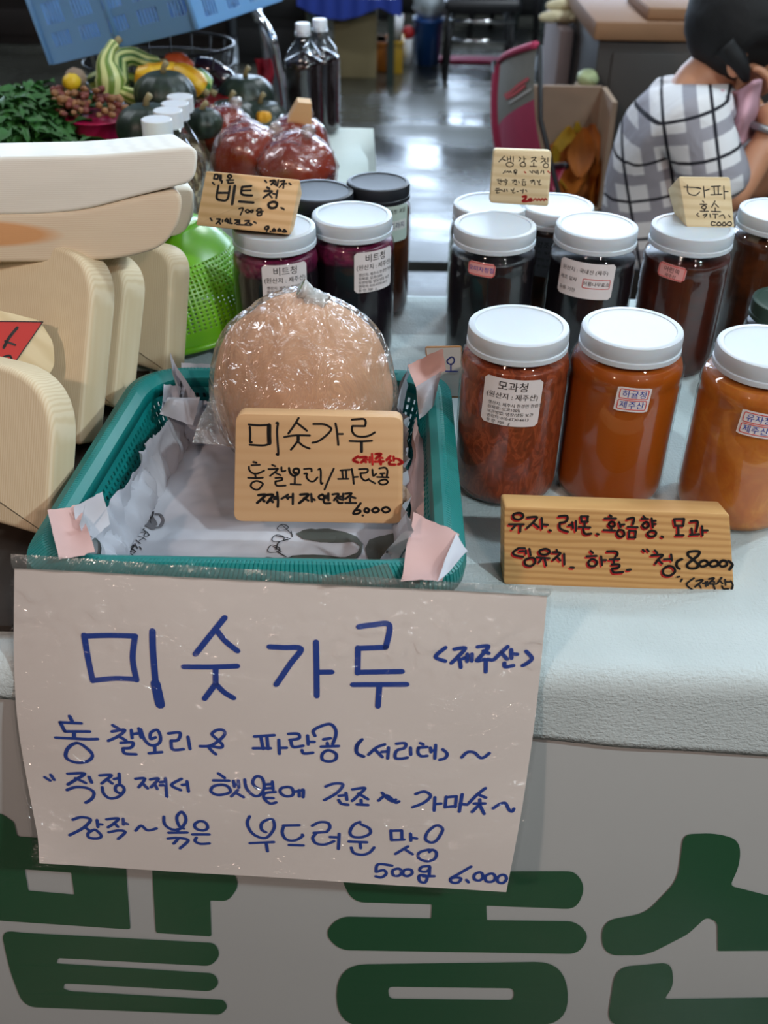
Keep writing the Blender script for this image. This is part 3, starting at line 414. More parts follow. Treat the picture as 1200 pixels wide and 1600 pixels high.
# ================================================================ BASKET WITH PAPER LINER
ZR = .826
bl = at_z(30, 878, ZR); bt_ = at_z(228, 572, ZR); rt = at_z(694, 580, ZR); rb = at_z(722, 912, ZR)
BK = [Vector((bl.x, .592, 0)), Vector((bt_.x-.004, bt_.y, 0)), Vector((rt.x, rt.y+.004, 0)), Vector((rb.x, .592, 0))]
BC = sum(BK, Vector())/4
def loop_at(scale_off, rad=.045, n=120):
    pts = []
    c = [(p.x, p.y) for p in BK]
    cc = []
    for p in c:
        d = Vector(p)-Vector((BC.x, BC.y)); cc.append(Vector(p)+Vector((scale_off*(1 if d.x > 0 else -1), scale_off*(1 if d.y > 0 else -1))))
    q = rpoly(cc, rad, 8)
    L = [0]
    for i in range(len(q)): L.append(L[-1]+(q[(i+1) % len(q)]-q[i]).length)
    tot = L[-1]; out = []
    j = 0
    for k in range(n):
        t = tot*k/n
        while L[j+1] < t: j += 1
        a = q[j]; b = q[(j+1) % len(q)]; f = (t-L[j])/max(1e-9, L[j+1]-L[j]); out.append(a*(1-f)+b*f)
    return out
M_teal = mat('teal_plastic', '067876', .42, spec=.5, sss=.1)
bk = thing('plastic_basket', 'teal plastic basket lined with newspaper at the front of the table', 'basket', (BC.x, BC.y, T))
NL = 1400
def ringsurf(profile, n=NL, ribs=True):
    loops = [loop_at(o, .045, n) for o, z in profile]; out_ = [loop_at(o+.0011, .045, n) for o, z in profile]; V = []; Fc = []
    for li, ((o, z), lp) in enumerate(zip(profile, loops)):
        for k, p in enumerate(lp):
            up_ = ribs and k % 4 < 2 and 1 <= li <= 3
            if up_: p = out_[li][k]
            V.append(Vector((p.x, p.y, z + (.0010 if up_ else 0))))
    for i in range(len(profile)-1):
        for k in range(n): k2 = (k+1) % n; Fc.append((i*n+k, i*n+k2, (i+1)*n+k2, (i+1)*n+k))
    return V, Fc
rim = ringsurf([(.0045, ZR-.024), (.0045, ZR-.015), (.0035, ZR-.008), (-.006, ZR-.001), (-.0078, ZR), (-.010, ZR-.0002), (-.016, ZR-.004), (-.018, ZR-.012)], NL)
o = obj('rim', rim, M_teal, bk, True, auto=25); solid(o, .0016, -1)
wl0 = loop_at(-.017, .04, 150); wl1 = loop_at(-.034, .035, 150)
def wallf(u, v):
    k = u*150; i = int(k) % 150; f = k-int(k); a = wl0[i].lerp(wl0[(i+1) % 150], f); b = wl1[i].lerp(wl1[(i+1) % 150], f); p = a.lerp(b, v); return Vector((p.x, p.y, ZR-.010-(ZR-.010-T-.003)*v))
o = obj('wall', holed(150, 9, wallf, lambda i, j: (.27, .2) if 0 < j < 8 else False), M_teal, bk, False); solid(o, .0018)
def botf(u, v):
    k = loop_at(-.034, .035, 40); return None
lpb = loop_at(-.034, .035, 80)
o = obj('base', ([Vector((p.x, p.y, T+.004)) for p in lpb], [tuple(range(80))]), M_teal, bk, False); solid(o, .002)
# liner
def news_mat():
    m = N('newsprint'); co = m.coord(); n1 = m.noise(9, co, 3); n2 = m.noise(30, m.coord((1, .3, 1)), 4, .5, .5)
    m.l(m.ramp(n1, [(.35, srgb('aaaeb9')), (.65, srgb('c2c5ce'))]), m.b.inputs['Base Color'])
    m.b.inputs['Roughness'].default_value = .75; m.b.inputs['Specular IOR Level'].default_value = .25; m.bump(n2, .25, .003); return m.m
M_news = news_mat(); M_ink = mat('news_ink', '25262b', .7); M_inkg = mat('grey_ink', '5c5c62', .7); M_pink = mat('pink_newsprint', 'c8a49f', .75, var=.08, vscale=14); M_olive = mat('olive_print', '4f5450', .7)
IN = [Vector((p.x, p.y)) for p in loop_at(-.022, .03, 4)]
x0a, x1a = BK[0].x+.046, BK[3].x-.044; yb0, yb1 = .592+.042, BK[1].y-.042
x0b = BK[1].x+.046; x1b = BK[2].x-.044
Zf = T+.010
def linerP(a, b):
    """a,b in -1.3..1.3 : |.|<=1 is the basket floor, beyond that the paper climbs the wall"""
    ca = max(-1, min(1, a)); cb = max(-1, min(1, b)); v = (cb+1)/2; u = (ca+1)/2
    y = yb0+(yb1-yb0)*v; xl = x0a+(x0b-x0a)*v; xr = x1a+(x1b-x1a)*v; x = xl+(xr-xl)*u
    ea = max(0, abs(a)-1); eb = max(0, abs(b)-1); e = ea+eb
    z = Zf + e*.21; x += math.copysign(min(ea*.05, .014), a)*(ea > 0); y += math.copysign(min(eb*.05, .012), b)*(eb > 0)
    # roll-up softening and crumple
    s = max(0, 1-abs(abs(a)-1)/.12)*.3+max(0, 1-abs(abs(b)-1)/.12)*.3
    z += s*.006
    p = Vector((x, y, z)); q = Vector((a*2.3, b*2.3, 0))
    cr = abs(noise.noise(q*1.1))*.026+abs(noise.noise(q*2.6+Vector((9, 1, 0))))*.014
    k = .35+.65*min(1, e/.12); z2 = cr*k*(.55 if e == 0 else 1)
    if ea > 0: p.x -= math.copysign(z2*.9, a)
    if eb > 0: p.y -= math.copysign(z2*.9, b)
    p.z += z2*(.7 if e == 0 else .2)
    return p
def edgeA(b, sgn):   # how far the paper climbs on the left / right wall
    base = .25 if sgn < 0 else .24
    return base + .035*noise.noise(Vector((b*6, sgn*3, 1)))+.012*noise.noise(Vector((b*40, sgn, 4)))
def edgeB(a, sgn):
    base = .22 if sgn > 0 else .18
    return base + .03*noise.noise(Vector((a*5, 7, sgn)))+.01*noise.noise(Vector((a*42, 2, sgn)))
def liner(u, v):
    s = u*2-1; t = v*2-1
    A = 1+edgeA(t, 1 if s > 0 else -1); B_ = 1+edgeB(s, 1 if t > 0 else -1)
    return linerP(s*A, t*B_)
ln = thing('newspaper_liner', 'crumpled grey newspaper lining the teal basket', 'newspaper', (BC.x, BC.y, T+.01))
obj('sheet', grid(liner, 90, 90), M_news, ln, True, auto=24)
def on_liner(fn2):  # fn2(u,v)->(a,b)
    def f(u, v):
        a, b = fn2(u, v); p = linerP(a, b); e = .01
        n = (linerP(a+e, b)-p).cross(linerP(a, b+e)-p); n.normalize()
        if n.z < 0: n = -n
        if (CAM-p).dot(n) < 0: n = -n
        return p+n*.0012
    return f
def inv_liner(px, py):
    best = None; a, b, st = 0, 0, .5
    def err(a, b):
        p = linerP(a, b)-CAM; x = p.dot(_r)/p.dot(_f)*F+600; y = 800-p.dot(_u)/p.dot(_f)*F; return (x-px)**2+(y-py)**2
    e0 = err(a, b)
    while st > .002:
        imp = False
        for da, db in ((st, 0), (-st, 0), (0, st), (0, -st)):
            e1 = err(a+da, b+db)
            if e1 < e0: a += da; b += db; e0 = e1; imp = True; break
        if not imp: st /= 2
    return a, b
def news_strokes(strokes, wd, name, m):
    mp = []
    for w_, pts in strokes: mp.append((w_, [inv_liner(*p) for p in pts]))
    f = on_liner(lambda u, v: (u, v))
    return obj(name, ribbon(mp, wd, f), m, ln, False)
def zz(ox, oy, s, t):
    out = []
    for st in t.split(';'):
        n = [float(a) for a in st.split()]; w_ = 1
        if len(n) % 2: w_ = n[0]; n = n[1:]
        out.append((w_, [(ox+n[i]/s, oy+n[i+1]/s) for i in range(0, len(n), 2)]))
    return out
# emblem, words and the bicycle drawing of the newspaper
news_strokes(zz(92, 536, 3.333, "3 460 895 455 940 490 965;2.5 465 890 490 930 500 950;1.3 490 965 530 960 545 930 530 900 505 895;1.6 530 960 545 930"), .016, 'emblem', M_inkg)
news_strokes(zz(92, 536, 3.333, """425 970 450 985 425 990;455 985 470 1005 445 1010 455 985;440 1020 455 1030;415 1010 440 1020 420 1035;400 1030 425 1050;395 1050 410 1075;
420 1065 430 1080;375 1055 390 1065 380 1075 370 1065 375 1055;385 1080 400 1090 390 1100;365 1085 380 1095;360 1095 385 1110;
200 1105 230 1120 215 1135;230 1105 240 1130;775 175 790 178;795 215 810 220 800 235;800 240 815 238""".replace('\n', '')), .008, 'small_print', M_ink)
news_strokes(zz(340, 780, 3, """280 140 300 122 330 130 325 145 290 150 280 140;255 190 275 172 310 180 305 200 265 205 255 190;235 240 255 220 290 232 285 250 245 255 235 240;
215 290 230 278 270 285 265 302 225 305 215 290;300 125 345 165;275 175 330 185;260 225 300 250;245 285 320 280 350 275;1.5 275 240 290 205 340 190;1.5 280 250 320 275;345 155 350 180;
900 150 880 180 960 120;950 40 940 70 960 75 970 50;975 30 965 60 985 65""".replace('\n', '')), .007, 'bicycle_drawing', M_ink)
def news_fill(loop, name, m):
    pts = [inv_liner(*p) for p in loop]; md = fill2d([pts]); bm = bmesh.new()
    for v in md[0]: bm.verts.new(v)
    bm.verts.ensure_lookup_table()
    for q in md[1]:
        try: bm.faces.new([bm.verts[i] for i in q])
        except Exception: pass
    bmesh.ops.triangulate(bm, faces=list(bm.faces))
    for _ in range(3): bmesh.ops.subdivide_edges(bm, edges=[e for e in bm.edges if e.calc_length() > .05], cuts=1)
    bmesh.ops.triangulate(bm, faces=list(bm.faces)); md = from_bm(bm); f = on_liner(lambda u, v: (u, v))
    return obj(name, ([f(v.x, v.y) for v in md[0]], md[1]), m, ln, False)
z3 = lambda s: [(340+a/3, 780+b/3) for a, b in s]
news_fill(z3([(365, 165), (400, 150), (440, 142), (520, 142), (600, 160), (650, 180), (680, 215), (675, 255), (640, 295), (560, 315), (450, 318), (370, 305), (330, 285), (350, 270), (400, 265), (500, 268), (600, 275), (655, 255), (668, 225), (640, 205), (580, 208), (480, 205), (400, 190)]), 'printed_leaf', M_olive)
news_fill(z3([(690, 235), (710, 195), (760, 178), (860, 160), (890, 170), (900, 250), (880, 280), (860, 330), (800, 340), (740, 325), (705, 285)]), 'printed_leaf', M_olive)
news_fill(z3([(505, 335), (560, 340), (660, 330), (680, 350), (640, 372), (510, 368)]), 'printed_leaf', M_olive)
# separate flaps of the paper
def flap(pxs, m, name='paper_flap', nu=10, nv=8, amp=.002, bulge=.0, th=0):
    """pxs: 4 (px,py,Y) corners TL,TR,BR,BL"""
    c = [at_y(*q[:3]) if q[2] > 0 else at_z(q[0], q[1], -q[2]) for q in pxs]   # depth, or minus the height
    n0 = (c[1]-c[0]).cross(c[3]-c[0]).normalized()
    def f(u, v):
        u = u+.05*noise.noise(Vector((v*9, u*3, c[0].x*50)))*(1-2*abs(u-.5))+(.02*noise.noise(Vector((v*14, 5, c[0].x*40))) if u in (0, 1) else 0); v = v+(.025*noise.noise(Vector((u*12, 3, c[0].y*40))) if v in (0, 1) else 0)
        p = c[0].lerp(c[1], u).lerp(c[3].lerp(c[2], u), v); q = noise.noise(p*30)*amp*2.4+bulge*math.sin(PI*u)*math.sin(PI*v)
        return p+n0*q
    return obj(name, grid(f, nu, nv), m, ln, True, auto=20)
flap([(74, 796, -.838), (124, 786, -.834), (148, 862, -.832), (92, 872, -.838)], M_pink, 'pink_flap', bulge=.006)['label'] = 'pinkish folded corner of the newspaper'
flap([(115, 792, .65), (160, 770, .665), (172, 820, .645), (125, 862, .62)], M_news, bulge=.003)
flap([(283, 567, .912), (346, 570, .914), (330, 640, .885), (288, 625, .885)], M_news, bulge=.004)
flap([(256, 600, .86), (288, 605, .87), (286, 645, .845), (252, 640, .84)], M_news, bulge=.016)
flap([(262, 622, .85), (312, 620, .85), (300, 662, .83), (250, 648, .835)], M_news, bulge=-.014)
flap([(636, 570, .86), (692, 545, .865), (697, 578, .85), (650, 605, .845)], M_pink, 'pink_flap', bulge=.006)['label'] = 'pinkish folded corner of the newspaper'
flap([(650, 604, .845), (690, 580, .85), (676, 640, .84), (655, 655, .83)], M_news, bulge=-.012)
flap([(650, 652, .82), (664, 690, .82), (684, 818, .69), (640, 830, .7)], M_pink, 'pink_flap', bulge=.012, nu=12, nv=16, amp=.003)['label'] = 'pinkish folded corner of the newspaper'
ff = flap([(646, 800, -.829), (718, 836, -.840), (690, 906, -.842), (626, 908, -.833)], M_pink, 'pink_flap', bulge=.004)
flap([(713, 835, -.841), (731, 860, -.842), (684, 908, -.844), (696, 870, -.844)], M_news, bulge=.001)
# ================================================================ POWDER BAG
def powder_mat():
    m = N('grain_powder'); m.l(m.ramp(m.noise(14, detail=5, dist=.5), [(.3, srgb('c6936c')), (.7, srgb('e6b48f'))]), m.b.inputs['Base Color'])
    m.b.inputs['Roughness'].default_value = .85; m.bump(m.noise(26, m.coord((1, 1, .4)), 4, .55, 1.0), .5, .012); return m.m
bagc = Vector((at_y(474, 590, .835).x, .835, .848))
bg = thing('powder_bag', 'knotted clear plastic bag of tan roasted grain powder in the basket', 'bag', (bagc.x, bagc.y, bagc.z-.08))
def bagshape(sc_, seed, rid):
    def f(d):
        k = 1+.05*nz(d, 1.6, seed)
        a = math.atan2(d.y, d.x); up = max(0, d.z)
        k += rid*(abs(math.sin(a*7+3*nz(d, 1.5, seed+2)))-.5)*(up**1.5)*.9
        k += rid*.7*(1-abs(nz((d.x*2.4+d.z*1.2, d.y*2.4, d.z*1.1), 2.0, seed+5))*3)*.35
        if up > .8: k += (up-.8)*.28
        k *= 1+.06*max(0, -d.z)
        return k*sc_
    return f
inner = ball((.083, .070, .082), 5, bagshape(.985, 1, .04)); obj('powder', mv(inner, bagc), powder_mat(), bg)
outer = ball((.086, .073, .085), 5, bagshape(1.0, 1, .05))
M_bag = film('clear_bag', (.97, .95, .93, 1), .10, .14, 1.0, 26, .03, .10, srgb('eadfd4'))
obj('plastic_film', mv(outer, bagc), M_bag, bg)
kn = at_y(490, 470, .835)
M_knot = film('bag_knot', (.9, .9, .9, 1), .2, .15, .8, 60, .01, .5, srgb('e9e9e6'))
obj('knot', join(mv(ball((.013, .011, .010), 3, lambda d: 1+.35*nz(d, 3, 4)), kn), tube([kn+Vector((0, 0, -.012)), kn, kn+Vector((-.004, 0, .008)), kn+Vector((-.01, -.002, .012))], [.012, .008, .006, .009], 9)), M_knot, bg)
# a fold of empty film running from the bag to the left, behind the block
def fold(u, v):
    a = at_y(338, 590, .80); b = at_y(300, 690, .74); c = at_y(372, 705, .735); p = a.lerp(b, v).lerp(Vector((bagc.x-.05, .77, .80)).lerp(c, v), u); p.z += .006*noise.noise(p*40); return p
obj('film_skirt', grid(fold, 12, 12), M_bag, bg)
# ================================================================ WOOD
def wood(name, c0, c1, scale=(1, 1, 1), knots='9a6a3e', rot=(0, 0, 0), wsc=9, rough=.6, bumpy=.15, dist=3.5, axis='Y', kn=(.72, .78), ksc=None):
    m = N(name); co = m.coord(scale, rot=rot)
    wv = m.n('ShaderNodeTexWave'); wv.wave_type = 'BANDS'; wv.bands_direction = axis; wv.inputs['Scale'].default_value = wsc; wv.inputs['Distortion'].default_value = dist; wv.inputs['Detail'].default_value = 2; wv.inputs['Detail Scale'].default_value = .7
    m.l(co, wv.inputs['Vector']); c = m.ramp(wv.outputs['Fac'], [(.0, srgb(c0)), (.75, srgb(c1)), (1, srgb(c1))])
    nn = m.noise(3.2, m.coord(ksc or (scale[0]*6, scale[1]*3, scale[2]*3)), 2); kr = m.ramp(nn, [(kn[0], (0, 0, 0, 1)), (kn[1], (1, 1, 1, 1))])
    mx = m.n('ShaderNodeMix', data_type='RGBA'); m.l(kr, mx.inputs['Factor']); m.l(c, mx.inputs['A']); mx.inputs['B'].default_value = srgb(knots)
    m.l(mx.outputs['Result'], m.b.inputs['Base Color']); m.b.inputs['Roughness'].default_value = rough; m.b.inputs['Specular IOR Level'].default_value = .3
    if bumpy: m.bump(wv.outputs['Fac'], bumpy, .0008)
    return m.m
M_block = wood('block_wood', 'd0a578', 'd4ab7e', (.25, 1, 1), wsc=30, knots='b07a48', bumpy=.05)
M_plank = wood('plank_wood', 'b98a55', 'cb9f66', (.2, 1.5, 1), wsc=34, knots='7d5631', bumpy=.15, dist=6)
M_sgn = wood('sign_wood', 'd5ab7a', 'e3bd8e', (.3, 1, 1), wsc=30, knots='c08a56', bumpy=.05)
M_sgn2 = wood('pale_sign_wood', 'd6c096', 'e2cfa8', (.3, 1, 1), wsc=30, knots='c9a070', bumpy=.05)
M_blk = mat('black_marker', '17110f', .55); M_red = mat('red_marker', 'c4211c', .5); M_blue = mat('blue_marker', '2c46a0', .5); M_teal2 = mat('dark_teal_marker', '1c3540', .5)
def quad_pl(pxs, y0, tilt, yaw=0):
    """front face plane through the bottom-left corner at depth y0, leaning back by tilt"""
    n = Vector((math.sin(yaw)*math.cos(tilt), -math.cos(yaw)*math.cos(tilt), math.sin(tilt)))
    p0 = at_y(pxs[3][0], pxs[3][1], y0)
    return [at_pl(x, y, p0, n) for x, y in pxs], n
def sign_block(name, label, pxs, y0, tilt, th, m, inks, wd, rad=.004, yaw=0, bev=.0015, cat='sign', backtaper=1.0, group=None, bterr=None):
    c, n = quad_pl(pxs, y0, tilt, yaw); ex = (c[2]-c[3]).normalized(); M = frame3(c[3], ex, n); Mi = M.inverted()
    q = [Mi @ p for p in c]; poly = rpoly([(p.x, p.y) for p in (q[3], q[2], q[1], q[0])], rad, 5)
    md = slab(poly, th, bev)
    if backtaper != 1.0:   # wedge-like block: the back face is wider at the foot
        zmin = min(v.z for v in md[0]); 
        for v in md[0]:
            if v.z < zmin*.5:
                v.y = v.y*backtaper if v.y > .01 else v.y
    ctr = sum(c, Vector())/4; base = Vector((ctr.x, ctr.y, min(p.z for p in c)))
    t = thing(name, label, cat, base, group); t.matrix_world = Matrix.Translation(base)
    # object coordinates aligned with the board so the grain follows it
    me = bpy.data.meshes.new('board'); me.from_pydata([tuple(v) for v in md[0]], [], md[1]); me.materials.append(m); me.shade_smooth()
    try: me.set_sharp_from_angle(angle=R(35))
    except Exception: pass
    o = bpy.data.objects.new('board', me); COL.objects.link(o); o.parent = t; o.matrix_local = Matrix.Translation(-base) @ M
    def f(u, v): return c[0].lerp(c[1], u).lerp(c[3].lerp(c[2], u), v)+n*.0004
    W = (c[1]-c[0]).length; H = (c[3]-c[0]).length
    for i, (key, im, off) in enumerate(inks):
        ff_ = (lambda u, v, i=i: f(u, v)+n*.00015*i)
        obj('lettering', ribbon(WRS(key, off), wd, ff_, W, H), im, t, False)
    return t, c, n
sign_block('wooden_price_block', 'rounded wooden price block leaning on the powder bag in the basket', [(368, 646), (630, 652), (629, 819), (365, 815)], .700, R(16), .022, M_block,
   [('block', M_blk, (0, 0)), ('block_red', M_red, (0, 0))], .0018, .008)
sign_block('wooden_price_plank', 'pine price plank with red and black writing below the citrus jars', [(788, 791), (1140, 803), (1148, 930), (787, 913)], .672, R(14), .030, M_plank,
   [('plank_dark', M_red, (-.006, .02)), ('plank_dark', M_blk, (0, 0)), ('plank_black', M_blk, (0, 0))], .0020, .003)
sign_block('beet_price_block', 'tan wooden price block on top of the left beet jar', [(322, 267), (469, 281), (452, 367), (306, 352)], 1.03, R(20), .035, M_sgn, [('beet', M_blk, (0, 0))], .0018, .002, backtaper=.8)
sign_block('ginger_price_block', 'square wooden price block standing on the two rear lids', [(772, 233), (862, 236), (857, 323), (765, 317)], 1.165, R(8), .014, M_sgn2, [('ginger', M_blk, (0, 0)), ('ginger_red', M_red, (0, 0))], .0011, .004)
sign_block('onion_price_block', 'pale wooden price wedge on the lid of the brown jar', [(1060, 276), (1141, 277), (1148, 358), (1073, 356)], 1.085, R(16), .040, M_sgn2, [('onion', M_blk, (0, 0))], .0014, .003, backtaper=.75)
# little white card with blue writing behind the left front jar
t, c, n = sign_block('white_card', 'small white card in a wooden frame behind the basket corner', [(664, 541), (722, 540), (722, 622), (672, 622)], .90, R(25), .004, mat('card_frame', 'b07a3c', .6), [], .001, .003)
cw = [p+n*.0006 for p in (c[0].lerp(c[2], .035), c[1].lerp(c[3], .035), c[2].lerp(c[0], .035), c[3].lerp(c[1], .035))]
obj('card', (cw, [(3, 2, 1, 0)]), mat('card_white', 'd5dad6', .6), t, False)
fo = lambda u, v: at_pl(600+u/4.1, 530+v/4.1, c[3]+n*.0012, n)
obj('lettering', ribbon([(1, [(430, 115), (405, 135), (410, 155), (435, 160), (450, 140), (445, 120), (430, 115)]), (1, [(428, 160), (428, 205)]), (1, [(395, 205), (470, 207)])], 9, fo), M_blue, t, False)
# ================================================================ BIG PAPER SIGN IN A CLEAR SLEEVE
def sheetmap(pxs, ytop, tilt):
    n = Vector((0, -math.cos(tilt), math.sin(tilt))); p0 = at_y(440, 905, ytop); return [at_pl(x, y, p0, n) for x, y in pxs], n
pc, pn = sheetmap([(22.5, 888), (855, 931), (791, 1394), (61.5, 1349)], .575, R(10.7))
sc_, _ = sheetmap([(18, 864), (863, 918), (797, 1398), (52, 1350)], .575, R(10.7))
def curved(c, off):
    def f(u, v):
        p = c[0].lerp(c[1], u).lerp(c[3].lerp(c[2], u), v)
        b = .006*math.sin(PI*v)*(math.sin(PI*u)*.6) + .0022*noise.noise(Vector((u*3, v*3, 2))) - .014*max(0, .12-u)/.12*math.sin(PI*v)*.5
        p = p + pn*(b+off); p.x += -.010*math.sin(PI*min(1, v*1.1))*max(0, 1-u*8)+.004*math.sin(PI*v)*max(0, u*8-7); return p
    return f
ps = thing('handwritten_paper_sign', 'large white paper sign with blue handwriting hung in a clear sleeve', 'sign', (pc[3].x*.5+pc[2].x*.5, .55, pc[3].z))
M_paper = mat('sign_paper', 'e6ddd8', .7, spec=.3, var=.02, vscale=5, bump=.08, bscale=7, bdist=.006)
obj('paper', grid(curved(pc, 0), 48, 30), M_paper, ps)
obj('lettering', ribbon(WRS('big'), .0045, curved(pc, .0005), (pc[1]-pc[0]).length, (pc[3]-pc[0]).length), mat('blue_pen', '2a479c', .5), ps, False)
M_sleeve = film('clear_sleeve', (.97, .97, .97, 1), .015, .06, .0, 12, .03)
def sleeve_mat():
    m = N('clear_sleeve'); tr = m.n('ShaderNodeBsdfTransparent'); tr.inputs[0].default_value = (.97, .975, .975, 1)
    gl = m.n('ShaderNodeBsdfGlossy'); gl.inputs['Roughness'].default_value = .09
    fr = fresnel(m)
    bp = m.n('ShaderNodeBump'); bp.inputs['Strength'].default_value = .8; bp.inputs['Distance'].default_value = .03
    m.l(m.noise(24, m.coord((1, 1, 1)), 4, .55, 1.6), bp.inputs['Height']); m.l(bp.outputs[0], gl.inputs['Normal'])
    mx = m.n('ShaderNodeMixShader'); m.l(fr.outputs[0], mx.inputs[0]); m.l(tr.outputs[0], mx.inputs[1]); m.l(gl.outputs[0], mx.inputs[2]); m.l(mx.outputs[0], m.o.inputs[0]); return m.m
M_sleeve = sleeve_mat()
def slf(c, off):
    g0 = curved(c, off)
    def f(u, v):
        p = g0(u, v); k = math.exp(-((v-.17)/.09)**2); return p+pn*(k*(.3+.7*min(1, abs(u-.3)*2))*.0075*max(-.2, noise.noise(Vector((u*34, v*26, 3))))+.0014)
    return f
obj('sleeve_front', grid(slf(sc_, .0016), 230, 120), M_sleeve, ps)
obj('sleeve_back', grid(curved(sc_, -.002), 20, 12), M_sleeve, ps)
def topf(u, v):  # the empty folded strip of sleeve above the paper
    a = curved(sc_, .002)(u, 0); b = curved(pc, .002)(u, 0); return a.lerp(b, v)+pn*(.002*math.sin(v*PI)+.0015*noise.noise(Vector((u*20, v*4, 1))))
obj('sleeve_edge', grid(topf, 60, 4), film('sleeve_fold', (.86, .87, .86, 1), .06, .16, .7, 60, .006, .22, srgb('a9aba8')), ps)
tp0 = [at_pl(x, y, pc[0]+pn*.004, pn) for x, y in ((503, 903), (606, 880), (622, 912), (503, 918))]
obj('tape', grid(lambda u, v: tp0[0].lerp(tp0[1], u).lerp(tp0[3].lerp(tp0[2], u), v)+pn*.002*noise.noise(Vector((u*5, v*5, 0))), 10, 6), film('tape', (.9, .88, .86, 1), .08, .2, .4, 50, .006, .2, srgb('b5aea8')), ps)
# ================================================================ JARS
def lidmod(i, k): return 0
def lid_md(Rl=.045, h=.0192, n=144):
    prof = [(Rl*.985, -h), (Rl, -h+.0008), (Rl, -h+.0048), (Rl*.975, -h+.0056), (Rl*.975, -h+.0066), (Rl*.99, -h+.0074), (Rl*.99, -.0030), (Rl*.975, -.0006), (Rl*.95, 0), (Rl*.86, 0), (Rl*.845, -.0007), (Rl*.82, -.0008), (.0, -.0006)]
    mod = lambda i, k: (-.010 if (k % 2 and i in (5, 6)) else 0)
    return lathe(prof, n, mod)
def jar_prof(Rb, H, Rn):   # shell outline from base to neck
    zs = H-.0192
    return [(0, .003), (Rb*.6, .002), (Rb*.86, 0), (Rb*.95, .003), (Rb*.99, .010), (Rb, .02), (Rb, zs-.030), (Rb*.985, zs-.026), (Rb*.985, zs-.022), (Rb, zs-.019), (Rb*.995, zs-.013), (Rb*.97, zs-.0085), (Rb*.93, zs-.0055), (Rn, zs-.003), (Rn, zs+.004)]
M_jar = film('clear_pet', (.985, .985, .98, 1), .03, .035, 0)
def fill_mat(name, kind, a, b, c=None, sssw=.35):
    m = N(name)
    if kind == 'shred':
        f = m.noise(85, m.coord((1, 1, .5), rot=(.5, .6, 0)), 3, .6, 2.0)
        col = m.ramp(f, [(.3, srgb(a)), (.5, srgb(b)), (.58, srgb(c)), (.66, srgb(b))])
    elif kind == 'pulp':
        f = m.noise(20, m.coord((1, 1, 1)), 6, .65, 1.2); col = m.ramp(f, [(.3, srgb(a)), (.55, srgb(b)), (.75, srgb(c))])
    elif kind == 'top':    # lighter froth above the syrup
        sx = m.n('ShaderNodeSeparateXYZ'); m.l(m.coord(), sx.inputs[0]); nn = m.noise(60, None, 4)
        ad = m.n('ShaderNodeMath', operation='MULTIPLY_ADD'); m.l(nn, ad.inputs[0]); ad.inputs[1].default_value = .012; m.l(sx.outputs['Z'], ad.inputs[2])
        mr = m.n('ShaderNodeMapRange'); mr.inputs[1].default_value = .126; mr.inputs[2].default_value = .133; m.l(ad.outputs[0], mr.inputs[0])
        c2_ = m.ramp(m.noise(90, None, 4), [(.35, srgb(b)), (.65, srgb(c))])
        mx = m.n('ShaderNodeMix', data_type='RGBA'); m.l(mr.outputs[0], mx.inputs['Factor']); mx.inputs['A'].default_value = srgb(a); m.l(c2_, mx.inputs['B']); col = mx.outputs['Result']
    else:
        col = m.ramp(m.noise(8, None, 2), [(.3, srgb(a)), (.7, srgb(b))])
    m.l(col, m.b.inputs['Base Color']); m.b.inputs['Roughness'].default_value = .35; m.b.inputs['Specular IOR Level'].default_value = .35
    if sssw: m.b.inputs['Subsurface Weight'].default_value = sssw; m.b.inputs['Subsurface Radius'].default_value = (1, .4, .12); m.b.inputs['Subsurface Scale'].default_value = .02
    return m.m
M_lid = mat('white_lid', 'c2cad2', .38, sss=.25, spec=.4); M_lidb = mat('black_lid', '1d2026', .45, spec=.5); M_lidg = mat('green_rimmed_lid', '2a4238', .5)
M_lab = mat('label_paper', 'd8d2d3', .55, spec=.3); M_labp = mat('pink_sticker', 'd79a97', .55); M_print = mat('label_print', '24201f', .6); M_rline = mat('red_line', 'cf3a37', .5); M_labg = mat('green_label', 'aebfb6', .55)
JARS = {}
def cyl_hit(px, py, cx, cy, Rr):
    d = ray(px, py); ox, oy = CAM.x-cx, CAM.y-cy; a = d.x**2+d.y**2; b = 2*(ox*d.x+oy*d.y); c = ox*ox+oy*oy-Rr*Rr
    D = max(0, b*b-4*a*c); t = (-b-math.sqrt(D))/(2*a); p = CAM+d*t; return math.atan2(p.x-cx, -(p.y-cy)), p.z-T
def jar(name, label, px, py, fill, lidm=None, Rb=.0475, H=.165, Rl=.045, filltop=None, group='syrup jars on the front table', Rn=None):
    lidm = lidm or M_lid; p = at_z(px, py, T+H); cx, cy = p.x, p.y; Rn = Rn or Rl*.93
    t = thing(name, label, 'jar', (cx, cy, T), group)
    prof = jar_prof(Rb, H, Rn); obj('bottle', mv(lathe(prof, 64), (cx, cy, T)), M_jar, t)
    ft = filltop or H-.026
    ip = [(0, .005)]+[(r-.0016, max(z, .004)) for r, z in prof[2:] if z < ft]
    ip += [(ip[-1][0]*.995, ft), (0, ft)]; 
    me = obj('contents', mv(lathe(ip, 64), (0, 0, 0)), fill, t, True, loc=(0, 0, 0))
    lid = obj('lid', mv(lid_md(Rl), (cx, cy, T+H)), lidm, t, True, auto=40)
    JARS[name+str(len(JARS))] = (cx, cy, Rb); return t, cx, cy, Rb
def wrapf(cx, cy, Rr, th0, z0, off=.0005, rot=0):
    c, s = math.cos(rot), math.sin(rot)
    def f(x, y):
        x, y = x*c-y*s, x*s+y*c; a = th0+x/Rr; r = Rr+off; return Vector((cx+r*math.sin(a), cy-r*math.cos(a), T+z0+y))
    return f
